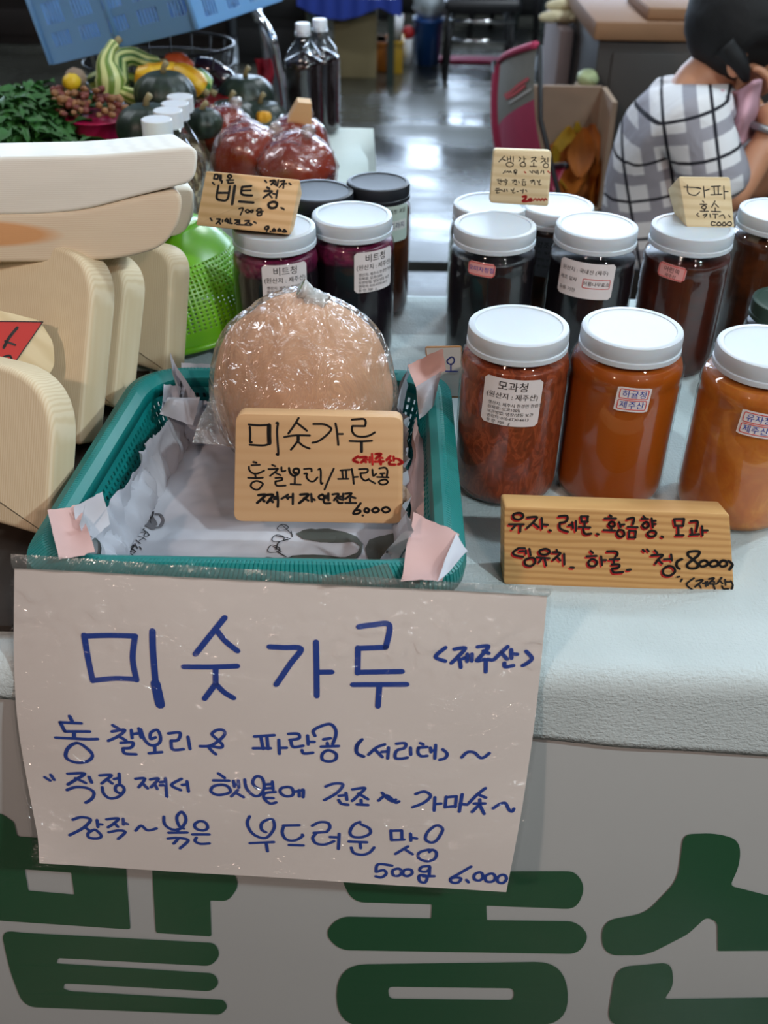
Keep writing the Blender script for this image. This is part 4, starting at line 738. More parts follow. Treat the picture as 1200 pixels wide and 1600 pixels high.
def sticker(J, pxs, m, lines=None, rad=.002, name='label', rot=0, border=None, ink=None, strokes=None, sw=.0006, tilt=0):
    """pxs: centre px, width m, height m"""
    t, cx, cy, Rb = J; (px, py, W, H) = pxs; th, z = cyl_hit(px, py, cx, cy, Rb)
    f = wrapf(cx, cy, Rb, th, z, .0005, rot); g2 = wrapf(cx, cy, Rb, th, z, .0009, rot)
    poly = rpoly([(-W/2, -H/2), (W/2, -H/2), (W/2, H/2), (-W/2, H/2)], rad, 4)
    # dense grid clipped to rounded rectangle: build as strips
    nx = max(6, int(W/.003)); V = []; Fc = []
    for i in range(nx+1):
        x = -W/2+W*i/nx; e = max(0, rad-(W/2-abs(x))); hh = H/2-(rad-math.sqrt(max(0, rad*rad-e*e)))
        V += [f(x, -hh), f(x, hh)]
    for i in range(nx): Fc.append((2*i, 2*i+2, 2*i+3, 2*i+1))
    lb = obj(name, (V, Fc), m, t)
    if border:
        for (bw, bh, bx, by) in border:
            pts = [Vector(p) for p in rpoly([(bx-bw/2, by-bh/2), (bx+bw/2, by-bh/2), (bx+bw/2, by+bh/2), (bx-bw/2, by+bh/2)], .0015, 3)]; pts.append(pts[0])
            pp = []
            for a, b in zip(pts[:-1], pts[1:]):
                k = max(1, int((b-a).length/.003)); pp += [a.lerp(b, q/k) for q in range(k)]
            pp.append(pts[0]); obj('red_border', ribbon([(1, [(p.x, p.y) for p in pp])], .0007, g2), M_rline, lb, False)
    if lines:
        md = lines2d(lines); obj('print', ([g2(v.x, v.y) for v in md[0]], md[1]), ink or M_print, lb, False)
    return lb
F_quince = fill_mat('quince_shreds', 'shred', '66301b', '80391f', '9c4e2e', sssw=.3)
F_amber = fill_mat('amber_syrup', 'flat', 'a0500f', '9a4a10', sssw=.4)
F_yuzu = fill_mat('yuzu_pulp', 'pulp', 'a8561a', 'c0742a', 'd8983f', sssw=.4)
F_black = fill_mat('black_syrup', 'flat', '100d10', '16131a', sssw=0)
F_beet = fill_mat('beet_syrup', 'top', '120a12', '3f0c26', '7a1c48', sssw=0)
F_brown = fill_mat('brown_syrup', 'pulp', '2a120b', '43190c', '54200e', sssw=.2)
F_amb2 = fill_mat('dark_amber_syrup', 'pulp', '2a1508', '50280f', '6d3a18', sssw=.2)
J1 = jar('quince_jar', 'tall jar of shredded quince with printed label, next to the basket', 811, 507, F_quince, Rb=.0493)
J2 = jar('citrus_jar', 'jar of clear orange-brown citrus syrup between quince and yuzu jars', 988.5, 511, F_amber, filltop=.141, Rb=.0508)
J3 = jar('yuzu_jar', 'jar of cloudy golden yuzu preserve, cut off by the right edge', 1204, 540, F_yuzu, filltop=.141, Rb=.052)
JA = jar('black_syrup_jar', 'black syrup jar with a small red sticker, front of the rear row', 774, 350, F_black, filltop=.136)
JB = jar('black_syrup_jar', 'black syrup jar with a large cream label and red box', 933, 351, F_black, filltop=.131)
JC = jar('black_syrup_jar', 'black jar half hidden under the left of the square price block', 767, 318, F_black, H=.146)
JD = jar('grey_label_jar', 'dark jar with grey label under the right of the square price block', 870, 319, F_amb2, filltop=.120, H=.146)
JE = jar('brown_syrup_jar', 'brown syrup jar carrying the pale wooden wedge', 1083, 353, F_brown, filltop=.134)
JF = jar('black_syrup_jar', 'dark jar cut by the right edge behind the brown jar', 1219, 328, F_amb2, filltop=.138)
JB1 = jar('beet_jar', 'beet syrup jar under the tan wooden price block', 428, 352, F_beet)
JB2 = jar('beet_jar', 'beet syrup jar with bare white lid, right of the tan block', 550, 334, F_beet)
JK1 = jar('black_lid_jar', 'black-lidded jar half hidden behind the tan price block', 496, 297, F_amb2, M_lidb, .045, .160, .043)
JK2 = jar('black_lid_jar', 'black-lidded amber jar with a pale green label', 591, 283, F_amb2, M_lidb, .040, .162, .0385)
JG = jar('squat_black_jar', 'squat dark jar with a green-rimmed lid at the right edge', 1240, 470, F_black, M_lidg, .045, .105, .043)
PL = [('생산지: 제주시 한경면 한림리', .0040), ('원재료: 모과100%', .0040), ('보관방법: 냉장/냉동 보관', .0040), ('연락처: 010-6730-6613', .0040), ('용 량: 700   g', .0040)]
def plabel(title):
    L = [(title, .0098, 0, .0125, 'CENTER'), ('(원산지 : 제주산)', .0066, 0, .0038, 'CENTER')]
    y = -.0035
    for s, z in PL: L.append((s, z, -.0205, y, 'LEFT')); y -= .0045
    return L
sticker(J1, (799, 630, .052, .046), M_lab, plabel('모과청'), .003, rot=-.03)
for jj, c_ in ((J2, (989, 625)), (J3, (1183, 664))):
    sticker(jj, (c_[0], c_[1], .0295, .0235), M_lab, [('하귤청' if jj is J2 else '유자청', .0078, .0005, .0027, 'CENTER'), ('제주산', .0078, .0, -.0078, 'CENTER')], .0008, 'sticker', border=[(.0245, .0088, 0, .0055), (.0245, .0088, 0, -.0050)], ink=M_blue, rot=-.05)
sticker(JA, (752, 421, .030, .0155), M_labp, [('오미자청절', .0062, 0, -.002, 'CENTER')], .003, 'sticker', border=[(.0275, .013, 0, 0)], ink=M_blue, rot=-.05)
lbB = sticker(JB, (914, 439, .062, .040), M_lab, [('원산지 : 국내산 (제주)', .0056, -.002, .0085, 'CENTER'), ('제조 일자', .005, -.0285, -.002, 'LEFT'), ('유통 기한', .005, -.0285, -.014, 'LEFT'), ('어름나무효소', .0052, .0125, -.0045, 'CENTER')], .003, border=[(.029, .010, .0125, -.0025)], rot=-.03)
sticker(JE, (1049, 425, .031, .0165), M_labp, [('어린쑥', .0065, 0, .000, 'CENTER'), ('제주산', .0045, 0, -.006, 'CENTER')], .003, 'sticker', border=[(.028, .014, 0, 0)], rot=-.08)
sticker(JD, (847, 402, .032, .048), mat('grey_label', '77787c', .6), [('생강조청', .0085, 0, .012, 'CENTER'), ('원산지 : 제주산', .0045, 0, .004, 'CENTER'), ('보관방법: 냉장', .0042, 0, -.004, 'CENTER'), ('용 량: 700 g', .0042, 0, -.012, 'CENTER')], .003)
sticker(JB1, (447, 446, .050, .046), M_lab, plabel('비트청'), .003)
sticker(JB2, (587, 423, .050, .046), M_lab, plabel('비트청'), .003)
lk = sticker(JK2, (618, 350, .040, .044), M_labg, [('수제청 과일', .006, 0, .013, 'CENTER')], .003)
sticker(JK2, (621, 352, .030, .012), M_lab, [('도라지', .008, 0, -.003, 'CENTER')], .001, 'sticker', ink=mat('purple_ink', '3a3060', .5))
# ================================================================ CUTTING BOARDS
M_pine = wood('pine', 'dcc8a4', 'e6d6b8', (2.2, .12, 1), wsc=60, knots='b9804a', bumpy=.06, dist=5, axis='X')
M_pine2 = wood('white_pine', 'e4dfd4', 'ebe7dd', (.15, 2, 1), wsc=90, knots='d2b08a', bumpy=.08, dist=3)
M_pine3 = wood('stained_pine', 'd9c4aa', 'e0d0b8', (.15, 2, 1), wsc=90, knots='d9a06a', bumpy=.08, dist=3)
def stain(mm, c, r, col):
    t = mm.node_tree; b = t.nodes['Principled BSDF']; q = N.__new__(N); q.m = mm; q.t = t; q.b = b
    vm = q.n('ShaderNodeMapping'); vm.vector_type = 'TEXTURE'; vm.inputs['Location'].default_value = c; vm.inputs['Scale'].default_value = r; tc = q.n('ShaderNodeTexCoord'); q.l(tc.outputs['Object'], vm.inputs[0])
    ln_ = q.n('ShaderNodeVectorMath', operation='LENGTH'); q.l(vm.outputs[0], ln_.inputs[0]); f = q.ramp(ln_.outputs['Value'], [(.75, (1, 1, 1, 1)), (1.0, (0, 0, 0, 1))])
    mx = q.n('ShaderNodeMix', data_type='RGBA'); q.l(f, mx.inputs['Factor']); q.l(b.inputs['Base Color'].links[0].from_socket, mx.inputs['A']); mx.inputs['B'].default_value = srgb(col); q.l(mx.outputs['Result'], b.inputs['Base Color'])
stain(M_pine3, (.09, .030, 0), (.092, .014, .3), 'd6a070')
def board(name, label, M, outline, th, rad, bev, m):
    md = slab(rpoly(outline, rad, 8), th, bev, 4); o = obj(name, (md[0], md[1]), m, None, True, auto=50); o.matrix_world = M
    tag(o, label, 'cutting board', 'pine cutting boards on the left'); return o
def flatboard(label, P, yaw, tilt, W, D, th, rad, bev, roll=0):
    """P: front right top corner"""
    ex = Vector((math.cos(yaw), math.sin(yaw), roll)); ez = Vector((0, -math.sin(tilt), math.cos(tilt))); M = frame3(P, ex, ez)
    return board('cutting_board', label, M, [(-W, 0), (0, 0), (0, D), (-W, D)], th, rad, bev, M_pine2)
Yf = .93
def profboard(label, prof, Y, depth, tilt, m, bev, rad):
    pts = [at_y(x, y, Y) for x, y in prof]; o_ = pts[0]
    M = Matrix.Translation(o_) @ Matrix.Rotation(-tilt, 4, 'X') @ Matrix.Rotation(PI/2, 4, 'X')   # local x right, y up, -z into the depth
    md = slab(rpoly([(p.x-o_.x, p.z-o_.z) for p in pts], rad, 8), depth, bev, 4)
    for v in md[0]: v.x += v.z*.34
    o = obj('cutting_board', md, m, None, True, auto=50); o.matrix_world = M
    return tag(o, label, 'cutting board', 'pine cutting boards on the left')
profboard('thick white pine cutting board lying flat on top of the stack', [(-190, 338), (60, 336), (130, 330), (210, 309), (304, 287), (308, 232), (150, 246), (-190, 252)], .93, .12, R(10), M_pine2, .004, [.002, .01, .02, .03, .012, .012, .02, .002])
profboard('pine board with an orange stained side, lying second from the top', [(-190, 412), (100, 411), (195, 406), (258, 388), (283, 345), (282, 300), (215, 311), (130, 332), (-190, 340)], .925, .13, R(8), M_pine3, .005, [.002, .02, .03, .03, .02, .012, .02, .02, .002])
profboard('white pine board showing only its rounded end behind the second board', [(60, 380), (285, 370), (304, 340), (302, 296), (280, 292), (60, 320)], 1.09, .10, R(4), M_pine2, .004, [.002, .02, .02, .015, .01, .002])
def lean(label, tr, Y, dvec, hvec, W, L, th, rad, m=None):
    m = m or M_pine
    """tr: top right pixel of the face, at depth Y; dvec up direction, hvec to the right"""
    P = at_y(tr[0], tr[1], Y); h = Vector(hvec).normalized(); d = Vector(dvec); d = (d-h*d.dot(h)).normalized(); n = h.cross(d).normalized()
    if (CAM-P).dot(n) < 0: n = -n
    L = (P.z-T-.009)/d.z-abs(n.z)*th/d.z*.8
    M = Matrix(((h.x, d.x, n.x, P.x), (h.y, d.y, n.y, P.y), (h.z, d.z, n.z, P.z), (0, 0, 0, 1)))
    if M.determinant() < 0: M = Matrix(((h.x, d.x, -n.x, P.x), (h.y, d.y, -n.y, P.y), (h.z, d.z, -n.z, P.z), (0, 0, 0, 1)))
    return board('cutting_board', label, M, [(-W, -L), (0, -L), (0, 0), (-W, 0)], th, rad, .006, m), M
H_ = (1, -.52, 0)
tag(obj('board_shade_strip', xf(slab([(-.95, .60), (BK[0].x-.020, .60), (BK[1].x-.024, 1.03), (-.95, 1.03)], .0065, .001), Matrix.Translation((0, 0, T+.0078))), mat('shade_strip_brown', '2c2118', .7, var=.2, vscale=12), auto=30), 'dark added strip standing for the shade under the leaning cutting boards', 'shade strip')  # dark slab added to stand for the shade between leaning boards and basket
lean('pine cutting board leaning at the back of the leaning row', (270, 392), 1.035, (.06, .22, .85), H_, .4, .36, .036, [.002, .006, .03, .002])
lean('pine cutting board leaning third in the row beside the basket', (200, 405), .970, (.10, .30, .85), H_, .4, .33, .036, [.002, .006, .04, .002])
lean('pine cutting board carrying the red paper tag', (150, 398), .905, (.10, .30, .85), H_, .4, .26, .036, [.002, .006, .05, .002])
bf, MF = lean('nearest pine cutting board with a rounded shoulder', (88, 590), .745, (.12, .30, .85), (1, -.40, 0), .4, .16, .036, [.002, .006, .06, .002])
# wooden tag with red paper
tg = thing('red_paper_tag', 'round-cornered wooden tag with a red paper price on the leaning board', 'sign', tuple(at_y(30, 545, .86)))
nb = Vector((.42, -.80, .42)).normalized()
p0 = at_y(30, 545, .862)
tgp = [at_pl(x, y, p0, nb) for x, y in ((-60, 470), (62, 500), (84, 535), (86, 572), (66, 604), (-60, 600))]
ex = (tgp[1]-tgp[0]).normalized(); Mt = frame3(tgp[0], ex, nb); Mi = Mt.inverted()
md = slab(rpoly([((Mi@p).x, (Mi@p).y) for p in tgp][::-1], .006, 4), .012, .0015); obj('tag_board', xf(md, Mt), M_sgn2, tg, True, auto=40)
rp = [at_pl(x, y, p0+nb*.0008, nb) for x, y in ((-60, 500), (67, 503), (14, 580), (-60, 577))]
obj('red_paper', (rp, [(0, 3, 2, 1)]), mat('red_paper', 'c42a22', .6), tg, False)
fo = lambda u, v: at_pl(u, v, p0+nb*.0014, nb)
obj('lettering', ribbon([(1.4, [(27, 512), (14, 528), (6, 543)]), (1, [(8, 533), (24, 539)]), (1, [(5, 558), (16, 556), (18, 570), (6, 572)]), (1, [(-2, 578), (14, 575)]), (1.3, [(-6, 515), (-20, 540)]),
  (.5, [(-60, 501), (67, 503)]), (.5, [(67, 503), (14, 580)]), (.5, [(14, 580), (-60, 577)])], 3.4, fo), M_blk, tg, False)
# ================================================================ GREEN COLANDER
M_lime = mat('lime_plastic', '6cae1a', .3, sss=.3, spec=.5)
gc = at_z(262, 512, T+.03); gcol = thing('lime_colander', 'lime green plastic colander lying on its side beside the boards', 'colander', (gc.x, gc.y, T))
axis = Vector((-.16, .06, .98)).normalized(); Mg = frame3(Vector((gc.x+.004, gc.y+.055, gc.z+.012)), axis.orthogonal(), axis)
def colf(u, v):
    a = u*2*PI; r = .100*(1-v**2.6*.55); z = v*.122
    if v > .93: r *= .98
    return Mg @ Vector((r*math.cos(a), r*math.sin(a), -z+.04)) if False else Mg @ Vector((r*math.cos(a), r*math.sin(a), z-.03))
o = obj('bowl', holed(96, 26, lambda u, v: colf(u, v*.98), lambda i, j: (.31, .31) if (3 < j < 19) else False), M_lime, gcol); solid(o, .0015)
o = obj('base', ([colf(k/96, .98) for k in range(96)], [tuple(range(96))]), M_lime, gcol); solid(o, .0015)
obj('rim', tube([Mg @ Vector((.1*math.cos(2*PI*k/64), .1*math.sin(2*PI*k/64), -.03)) for k in range(64)], .004, 8, True), M_lime, gcol)
# ================================================================ REAR LEFT TABLE GOODS
M_pet = film('bottle_pet', (.95, .95, .95, 1), .05, .06, 0); M_capw = mat('white_cap', 'dfe3ea', .4, sss=.1)
def pet_prof(r, h): return [(0, .002), (r*.8, 0), (r, .006), (r, h*.30), (r*.94, h*.33), (r, h*.36), (r, h*.62), (r*.9, h*.70), (r*.62, h*.80), (r*.40, h*.87), (r*.38, h*.93)]
M_seed = N('mixed_seeds'); vr = M_seed.n('ShaderNodeTexVoronoi'); vr.inputs['Scale'].default_value = 130; M_seed.l(M_seed.coord(), vr.inputs['Vector'])
M_seed.l(M_seed.ramp(vr.outputs['Distance'], [(.1, srgb('8c7550')), (.5, srgb('4a3a24')), (.8, srgb('c9b68e'))]), M_seed.b.inputs['Base Color']); M_seed.bump(vr.outputs['Distance'], .5, .004); M_seed = M_seed.m
def capm(r, h0, h1, z): return lathe([(r, z-h0), (r, z-.001), (r*.95, z), (0, z)], 28, lambda i, k: -.03 if k % 2 else 0)
seedb = [((244.5, 188), 'clear bottle of seeds with a white cap, nearest in the row'), ((262, 174), 'clear bottle of seeds with a white cap, second in the row'), ((273, 163), 'clear bottle of seeds with a white cap, third in the row'), ((281, 152), 'clear bottle of seeds with a white cap, last in the row')]
for i, ((px, py), lab) in enumerate(seedb):
    Y = 1.36+.085*i; p = at_y(px, py, Y); h = .205; z0 = p.z-h
    t = thing('seed_bottle', lab, 'bottle', (p.x, p.y, z0), 'seed bottles in a row behind the boards')
    obj('bottle', mv(lathe(pet_prof(.040, h), 28), (p.x, p.y, z0)), M_pet, t)
    obj('seeds', mv(lathe([(0, .004), (.036, .004), (.037, h*.6), (.03, h*.7), (0, h*.71)], 24), (p.x, p.y, z0)), M_seed, t)
    obj('cap', mv(capm(.020, .022, 0, h+.002), (p.x, p.y, z0)), M_capw, t, auto=40)
    SB = z0
# low crate carrying the seed bottles
cr = thing('bottle_crate', 'low dark crate under the row of seed bottles', 'crate', (-.33, 1.48, T))
pA = at_y(244.5, 188, 1.36); pB = at_y(281, 152, 1.615)
obj('crate_body', box(pA.x-.07, pB.x+.06, 1.30, 1.68, T, max(T+.004, SB-.002), .003), M_blackm, cr)
# chilli paste bags
def chili_mat():
    m = N('chilli_paste'); m.l(m.ramp(m.noise(9, None, 4), [(.3, srgb('6e1c0a')), (.7, srgb('93300f'))]), m.b.inputs['Base Color']); m.b.inputs['Roughness'].default_value = .22
    m.b.inputs['Coat Weight'].default_value = .7; m.b.inputs['Coat Roughness'].default_value = .06; m.bump(m.noise(30, m.coord((1, 1, .5)), 4, .6, 1.2), .35, .01); return m.m
M_chili = chili_mat(); M_cfilm = film('chilli_bag_film', (.97, .93, .92, 1), .02, .08, .9, 34, .02); M_knot2 = film('paste_knot', (.9, .85, .85, 1), .25, .15, .8, 60, .01, .3, srgb('d8c8c4'))
chl = [((384, 240), 1.50, (.050, .05, .047), 'bag of red chilli paste in front on the left'), ((462, 258), 1.47, (.056, .05, .046), 'bag of red chilli paste in front on the right'), ((352, 208), 1.66, (.047, .05, .045), 'bag of red chilli paste behind the left one'), ((462, 224), 1.62, (.050, .05, .045), 'bag of red chilli paste under the small wooden wedge')]
for i, ((px, py), Y, rr, lab) in enumerate(chl):
    c = at_y(px, py, Y); c.z = max(c.z, T+rr[2]*.93)
    t = thing('chilli_paste_bag', lab, 'bag', (c.x, c.y, c.z-rr[2]*.95), 'bags of chilli paste')
    obj('paste', mv(ball(rr, 4, lambda d: 1+.16*nz(d, 1.3, i+3)-.10*max(0, d.z)+.03*abs(nz(d, 5, i))), c), M_chili, t)
    obj('plastic_film', mv(ball([a*1.04 for a in rr], 4, lambda d: 1+.16*nz(d, 1.3, i+3)-.10*max(0, d.z)+.07*abs(nz(d, 5, i))+(.16*(d.z-.8) if d.z > .8 else 0)), c), M_cfilm, t)
    obj('knot', mv(ball((.010, .009, .010), 2, lambda d: 1+.4*nz(d, 3, i)), c+Vector((.02 if i else .045, .0, rr[2]*1.02 if i else rr[2]*.75))), M_knot2, t)
# wooden wedge on the bags
wz = at_y(463, 214, 1.62); t = thing('wooden_wedge', 'small wooden wedge sign standing on the chilli paste bags', 'sign', (wz.x, wz.y, wz.z))
fr = [at_y(x, y, 1.60) for x, y in ((438, 210), (487, 210), (487, 162), (466, 160))]
bkq = [p+Vector((-.004, .03, 0)) for p in fr]
obj('block', (fr+bkq, [(3, 2, 1, 0), (4, 5, 6, 7), (0, 1, 5, 4), (1, 2, 6, 5), (2, 3, 7, 6), (3, 0, 4, 7)]), M_sgn, t, False)
# two dark bottles
M_soy = mat('dark_sauce', '1a0d10', .12, spec=.6, coat=.5)
for i, (px, py, cpx, cpy, lab) in enumerate(((478, 212, 478, 72, 'dark sauce bottle with a white cap, nearer of the two'), (503, 203, 500, 62, 'dark sauce bottle with a white cap, behind the other'))):
    p = at_z(px, py, T+.004); r = .036; h = .196
    t = thing('sauce_bottle', lab, 'bottle', (p.x, p.y, T+.004), 'dark sauce bottles')
    pr = [(0, .002), (r*.85, 0), (r, .006)]
    for k in range(9): z = .016+k*.0125; pr += [(r*.97, z), (r, z+.006)]
    pr += [(r*.98, .135), (r*.8, .150), (r*.5, .163), (r*.4, .172), (r*.38, .182)]
    obj('bottle', mv(lathe(pr, 40, lambda i_, k: (.012 if k % 4 < 2 else -.012) if 3 <= i_ <= 20 else 0), (p.x, p.y, T+.004)), M_pet, t)
    obj('sauce', mv(lathe([(r_*.95, z) for r_, z in pr[1:] if z < .150]+[(0, .150)], 40, lambda i_, k: (.012 if k % 4 < 2 else -.012) if 3 <= i_ <= 20 else 0), (p.x, p.y, T+.004)), M_soy, t)
    obj('cap', mv(capm(.0135, .02, 0, h), (p.x, p.y, T+.004)), M_capw, t, auto=40)
obj_lab = None
# dark kabocha squashes
def ribbed(r, n=10, d=.06, flat=.75, seed=0): return ball((r, r, r*flat), 4, lambda v: 1+d*(abs(math.sin(math.atan2(v.y, v.x)*n/2))-.6)*(1-abs(v.z)**3)+.03*nz(v, 1.5, seed)-(.12*(abs(v.z)-.85)/.15 if abs(v.z) > .85 else 0))
def squash_mat(name, a, b):
    m = N(name); m.l(m.ramp(m.noise(28, None, 4, .6, .5), [(.35, srgb(a)), (.7, srgb(b))]), m.b.inputs['Base Color']); m.b.inputs['Roughness'].default_value = .42; return m.m
M_kab = squash_mat('kabocha_skin', '15201a', '2c3a2c'); M_stem = mat('dry_stem', '8a7c58', .8)
kb = [((385, 152), 1.95, .052, 'dark green squash on top of the squash pile'), ((362, 190), 1.86, .050, 'dark green squash at the left of the squash pile'), ((408, 192), 1.88, .050, 'dark green squash at the right of the pile, by the yellow flower'), ((258, 148), 1.70, .048, 'dark round squash on the front of the red colander'), ((232, 200), 1.52, .046, 'dark round squash standing between the pink bowl and seed bottles'), ((318, 192), 1.62, .030, 'small dark green squash beside the seed bottles')]
for i, ((px, py), Y, r, lab) in enumerate(kb):
    c = at_y(px, py, Y); c.z = max(c.z, T+r*.74); t = thing('dark_squash', lab, 'squash', (c.x, c.y, c.z-r*.72), 'dark squashes')
    obj('flesh', mv(ribbed(r, 10, .07, .78, i), c, i), M_kab, t)
    obj('stem', tube([c+Vector((0, 0, r*.6)), c+Vector((.002, 0, r*.85)), c+Vector((.008, -.002, r*1.0))], [.006, .004, .005], 8), M_stem, t)
# yellow flower bud by the squash
c = at_y(412, 183, 1.80); t = tag(obj('squash_flower', mv(ball((.012, .01, .010), 3, lambda d: 1+.35*math.sin(5*math.atan2(d.y, d.x))*.5), c), mat('flower_yellow', 'd69a1c', .6)), 'small yellow squash blossom lying on the dark squashes', 'flower')
# plinth under the pile
# ---- red colander with gourds
M_redp = mat('red_plastic', 'a81d22', .35, sss=.15); M_pinkp = mat('magenta_plastic', 'b0164f', .35, sss=.15)
def bowl(name, label, px, py, Y, r, h, m, cat='bowl', n=44, square=0, r0=.6, holes=False, zbase=T):
    c = at_y(px, py, Y); z1 = c.z; z0 = max(zbase, z1-h); t = thing(name, label, cat, (c.x, c.y, z0))
    pr = [(r*r0, 0), (r*(r0+.1), h*.12), (r*(.86), h*.55), (r*.97, h*.95), (r*1.05, h*.96), (r*1.06, h), (r*.98, h)]
    o = obj('bowl', mv(lathe(pr[:-1], n), (c.x, c.y, z1-h)), m, t); solid(o, .002, 1) if False else None
    obj('inside', mv(lathe([(r*1.0, h), (r*.94, h*.9), (r*.8, h*.5), (0, h*.4)], n), (c.x, c.y, z1-h)), m, t); return t, Vector((c.x, c.y, z1)), r
bowl('pink_bowl', 'magenta plastic bowl heaped with small brown roots', 152, 181, 1.62, .046, .055, M_pinkp); pbc = at_y(152, 181, 1.62)
t, rc, rr_ = bowl('red_colander', 'red plastic colander piled with yellow and striped gourds', 268, 160, 1.86, .098, .09, M_redp, 'colander')
# bases under the bowls so that they stand on the table
M_tray = mat('dark_tray', '241c22', .6)
pb0 = pbc.z-.055; rc0 = rc.z-.09
if pb0 > T+.004: tag(obj('display_crate', box(pbc.x-.30, pbc.x+.06, 1.50, 1.74, T+.001, pb0-.001, .003), M_tray), 'dark crate raising the greens and the pink bowl', 'crate')
if rc0 > T+.004: tag(obj('display_crate', box(rc.x-.09, rc.x+.12, 1.77, 1.97, T+.001, rc0-.001, .003), M_tray), 'dark crate under the red colander', 'crate')
# brown roots in the pink bowl
M_root = mat('brown_root', '8a5f3c', .7, var=.35, vscale=60); M_root2 = mat('reddish_root', '70342a', .65, var=.3, vscale=60)
for i in range(80):
    a = random.uniform(0, 2*PI); q = math.sqrt(random.random())*.052; hgt = .008+.034*(1-(q/.056)**2)*random.uniform(.3, 1)
    c = pbc+Vector((q*math.cos(a)-.006, q*math.sin(a), hgt)); r = random.uniform(.0042, .007)
    o = obj('ginger_root', mv(ball((r, r*.8, r*.75), 2, lambda d: 1+.35*nz(d, 1.8, i)), c, a), M_root if i % 3 else M_root2)
    tag(o, 'small knobbly brown root heaped in the magenta bowl', 'root', 'roots in the pink bowl')
for i, (px, py, Y, r, m_, lab) in enumerate(((112, 128, 1.66, .014, mat('yellow_fruit', 'd7b21e', .5), 'small yellow fruit on top of the brown roots'), (118, 122, 1.70, .017, mat('pale_brown_bulb', '8a7460', .6), 'pale brown bulb behind the yellow fruit'))):
    c = at_y(px, py, Y); tag(obj('small_fruit', mv(ball((r, r, r*.9), 3, lambda d: 1+.1*nz(d, 2, i)), c), m_), lab, 'fruit')
for k in range(26):
    px = random.uniform(80, 132); py = random.uniform(138, 186); c = at_y(px, py, 1.60+random.uniform(0, .1)); r = random.uniform(.006, .010)
    tag(obj('ginger_root', mv(ball((r, r*.85, r*.8), 2, lambda d: 1+.35*nz(d, 1.8, k+70)), c, k), M_root if k % 2 else M_root2), 'small knobbly brown root piled left of the magenta bowl', 'root', 'roots left of the pink bowl')
def gourd_mat(name, a, b, n=9, sc=1):
    m = N(name); tc = m.n('ShaderNodeTexCoord'); sx = m.n('ShaderNodeSeparateXYZ'); m.l(tc.outputs['UV'], sx.inputs[0])
    mu = m.n('ShaderNodeMath', operation='MULTIPLY'); mu.inputs[1].default_value = n*2*PI; m.l(sx.outputs['X'], mu.inputs[0]); sn = m.n('ShaderNodeMath', operation='SINE'); m.l(mu.outputs[0], sn.inputs[0])
    mr = m.n('ShaderNodeMapRange'); mr.inputs[1].default_value = -1; m.l(sn.outputs[0], mr.inputs[0]); m.l(m.ramp(mr.outputs[0], [(.35, srgb(a)), (.6, srgb(b))]), m.b.inputs['Base Color']); m.b.inputs['Roughness'].default_value = .4; return m.m
def gourd(name, label, pts, rs, m, cat='gourd', group=None, stem=True):
    P = [Vector(p) for p in pts]; Q = smooth_pts(P, 5); n = len(Q); RR = [rs[min(int(i/5), len(rs)-1)]*(1-(i/5 % 1))+rs[min(int(i/5)+1, len(rs)-1)]*(i/5 % 1) for i in range(n)]
    RR[0] *= .35; RR[-1] *= .35; md = tube(Q, RR, 24); t = thing(name, label, cat, tuple(P[0]), group)
    o = obj('flesh', md, m, t); uv = o.data.uv_layers.new(name='uv')
    for poly in o.data.polygons:
        for li, vi in zip(poly.loop_indices, poly.vertices):
            u = (vi % 24)/24
            if len(poly.vertices) == 4 and max(v % 24 for v in poly.vertices) == 23 and vi % 24 == 0 and min(v % 24 for v in poly.vertices) == 0: u = 1.0
            uv.data[li].uv = (u, vi//24/n)
    if stem: obj('stem', tube([Q[-2], Q[-1]+(Q[-1]-Q[-2]).normalized()*.012], [.005, .006], 8), M_stem, t)
    return t
M_strp = gourd_mat('striped_gourd', '3f6a2c', 'c4cf8e', 8); M_strp2 = gourd_mat('pale_striped_gourd', '6f8a3a', 'd3d894', 7); M_yel = gourd_mat('yellow_squash', 'c98f10', 'e0b22a', 5); M_dks = gourd_mat('dark_striped_gourd', '1c2e1c', '7f8a3c', 6)
ay = at_y
gourd('striped_gourd', 'tall pale striped gourd with an upright curved neck', [ay(170, 150, 1.74), ay(172, 125, 1.74), ay(166, 98, 1.75), ay(172, 78, 1.76), ay(180, 68, 1.77)], [.020, .024, .015, .009, .010], M_strp2)
gourd('striped_gourd', 'striped green gourd bending to the right behind the upright one', [ay(186, 140, 1.80), ay(184, 100, 1.84), ay(205, 88, 1.85), ay(230, 96, 1.85), ay(250, 97, 1.86)], [.018, .018, .015, .013, .008], M_strp)
gourd('yellow_squash', 'yellow squash lying left in the red colander', [ay(212, 118, 1.80), ay(235, 122, 1.80), ay(262, 112, 1.82), ay(275, 108, 1.84)], [.014, .024, .016, .010], M_yel)
gourd('yellow_squash', 'yellow squash lying right in the red colander', [ay(262, 118, 1.84), ay(285, 118, 1.82), ay(306, 132, 1.80), ay(316, 140, 1.80)], [.016, .020, .021, .014], M_yel)
gourd('green_gourd', 'white-green striped gourd at the right end of the red colander', [ay(296, 138, 1.84), ay(312, 134, 1.84), ay(328, 142, 1.84)], [.018, .028, .016], gourd_mat('bright_green_gourd', '2f6a32', 'b9cf8a', 6))
gourd('dark_gourd', 'dark green striped gourd under the yellow squashes', [ay(186, 128, 1.86), ay(210, 140, 1.84), ay(235, 150, 1.83)], [.018, .028, .02], M_dks)
gourd('dark_gourd', 'dark and yellow mottled gourd behind the upright gourd', [ay(140, 132, 1.86), ay(160, 128, 1.86), ay(180, 130, 1.86)], [.014, .022, .016], M_dks)
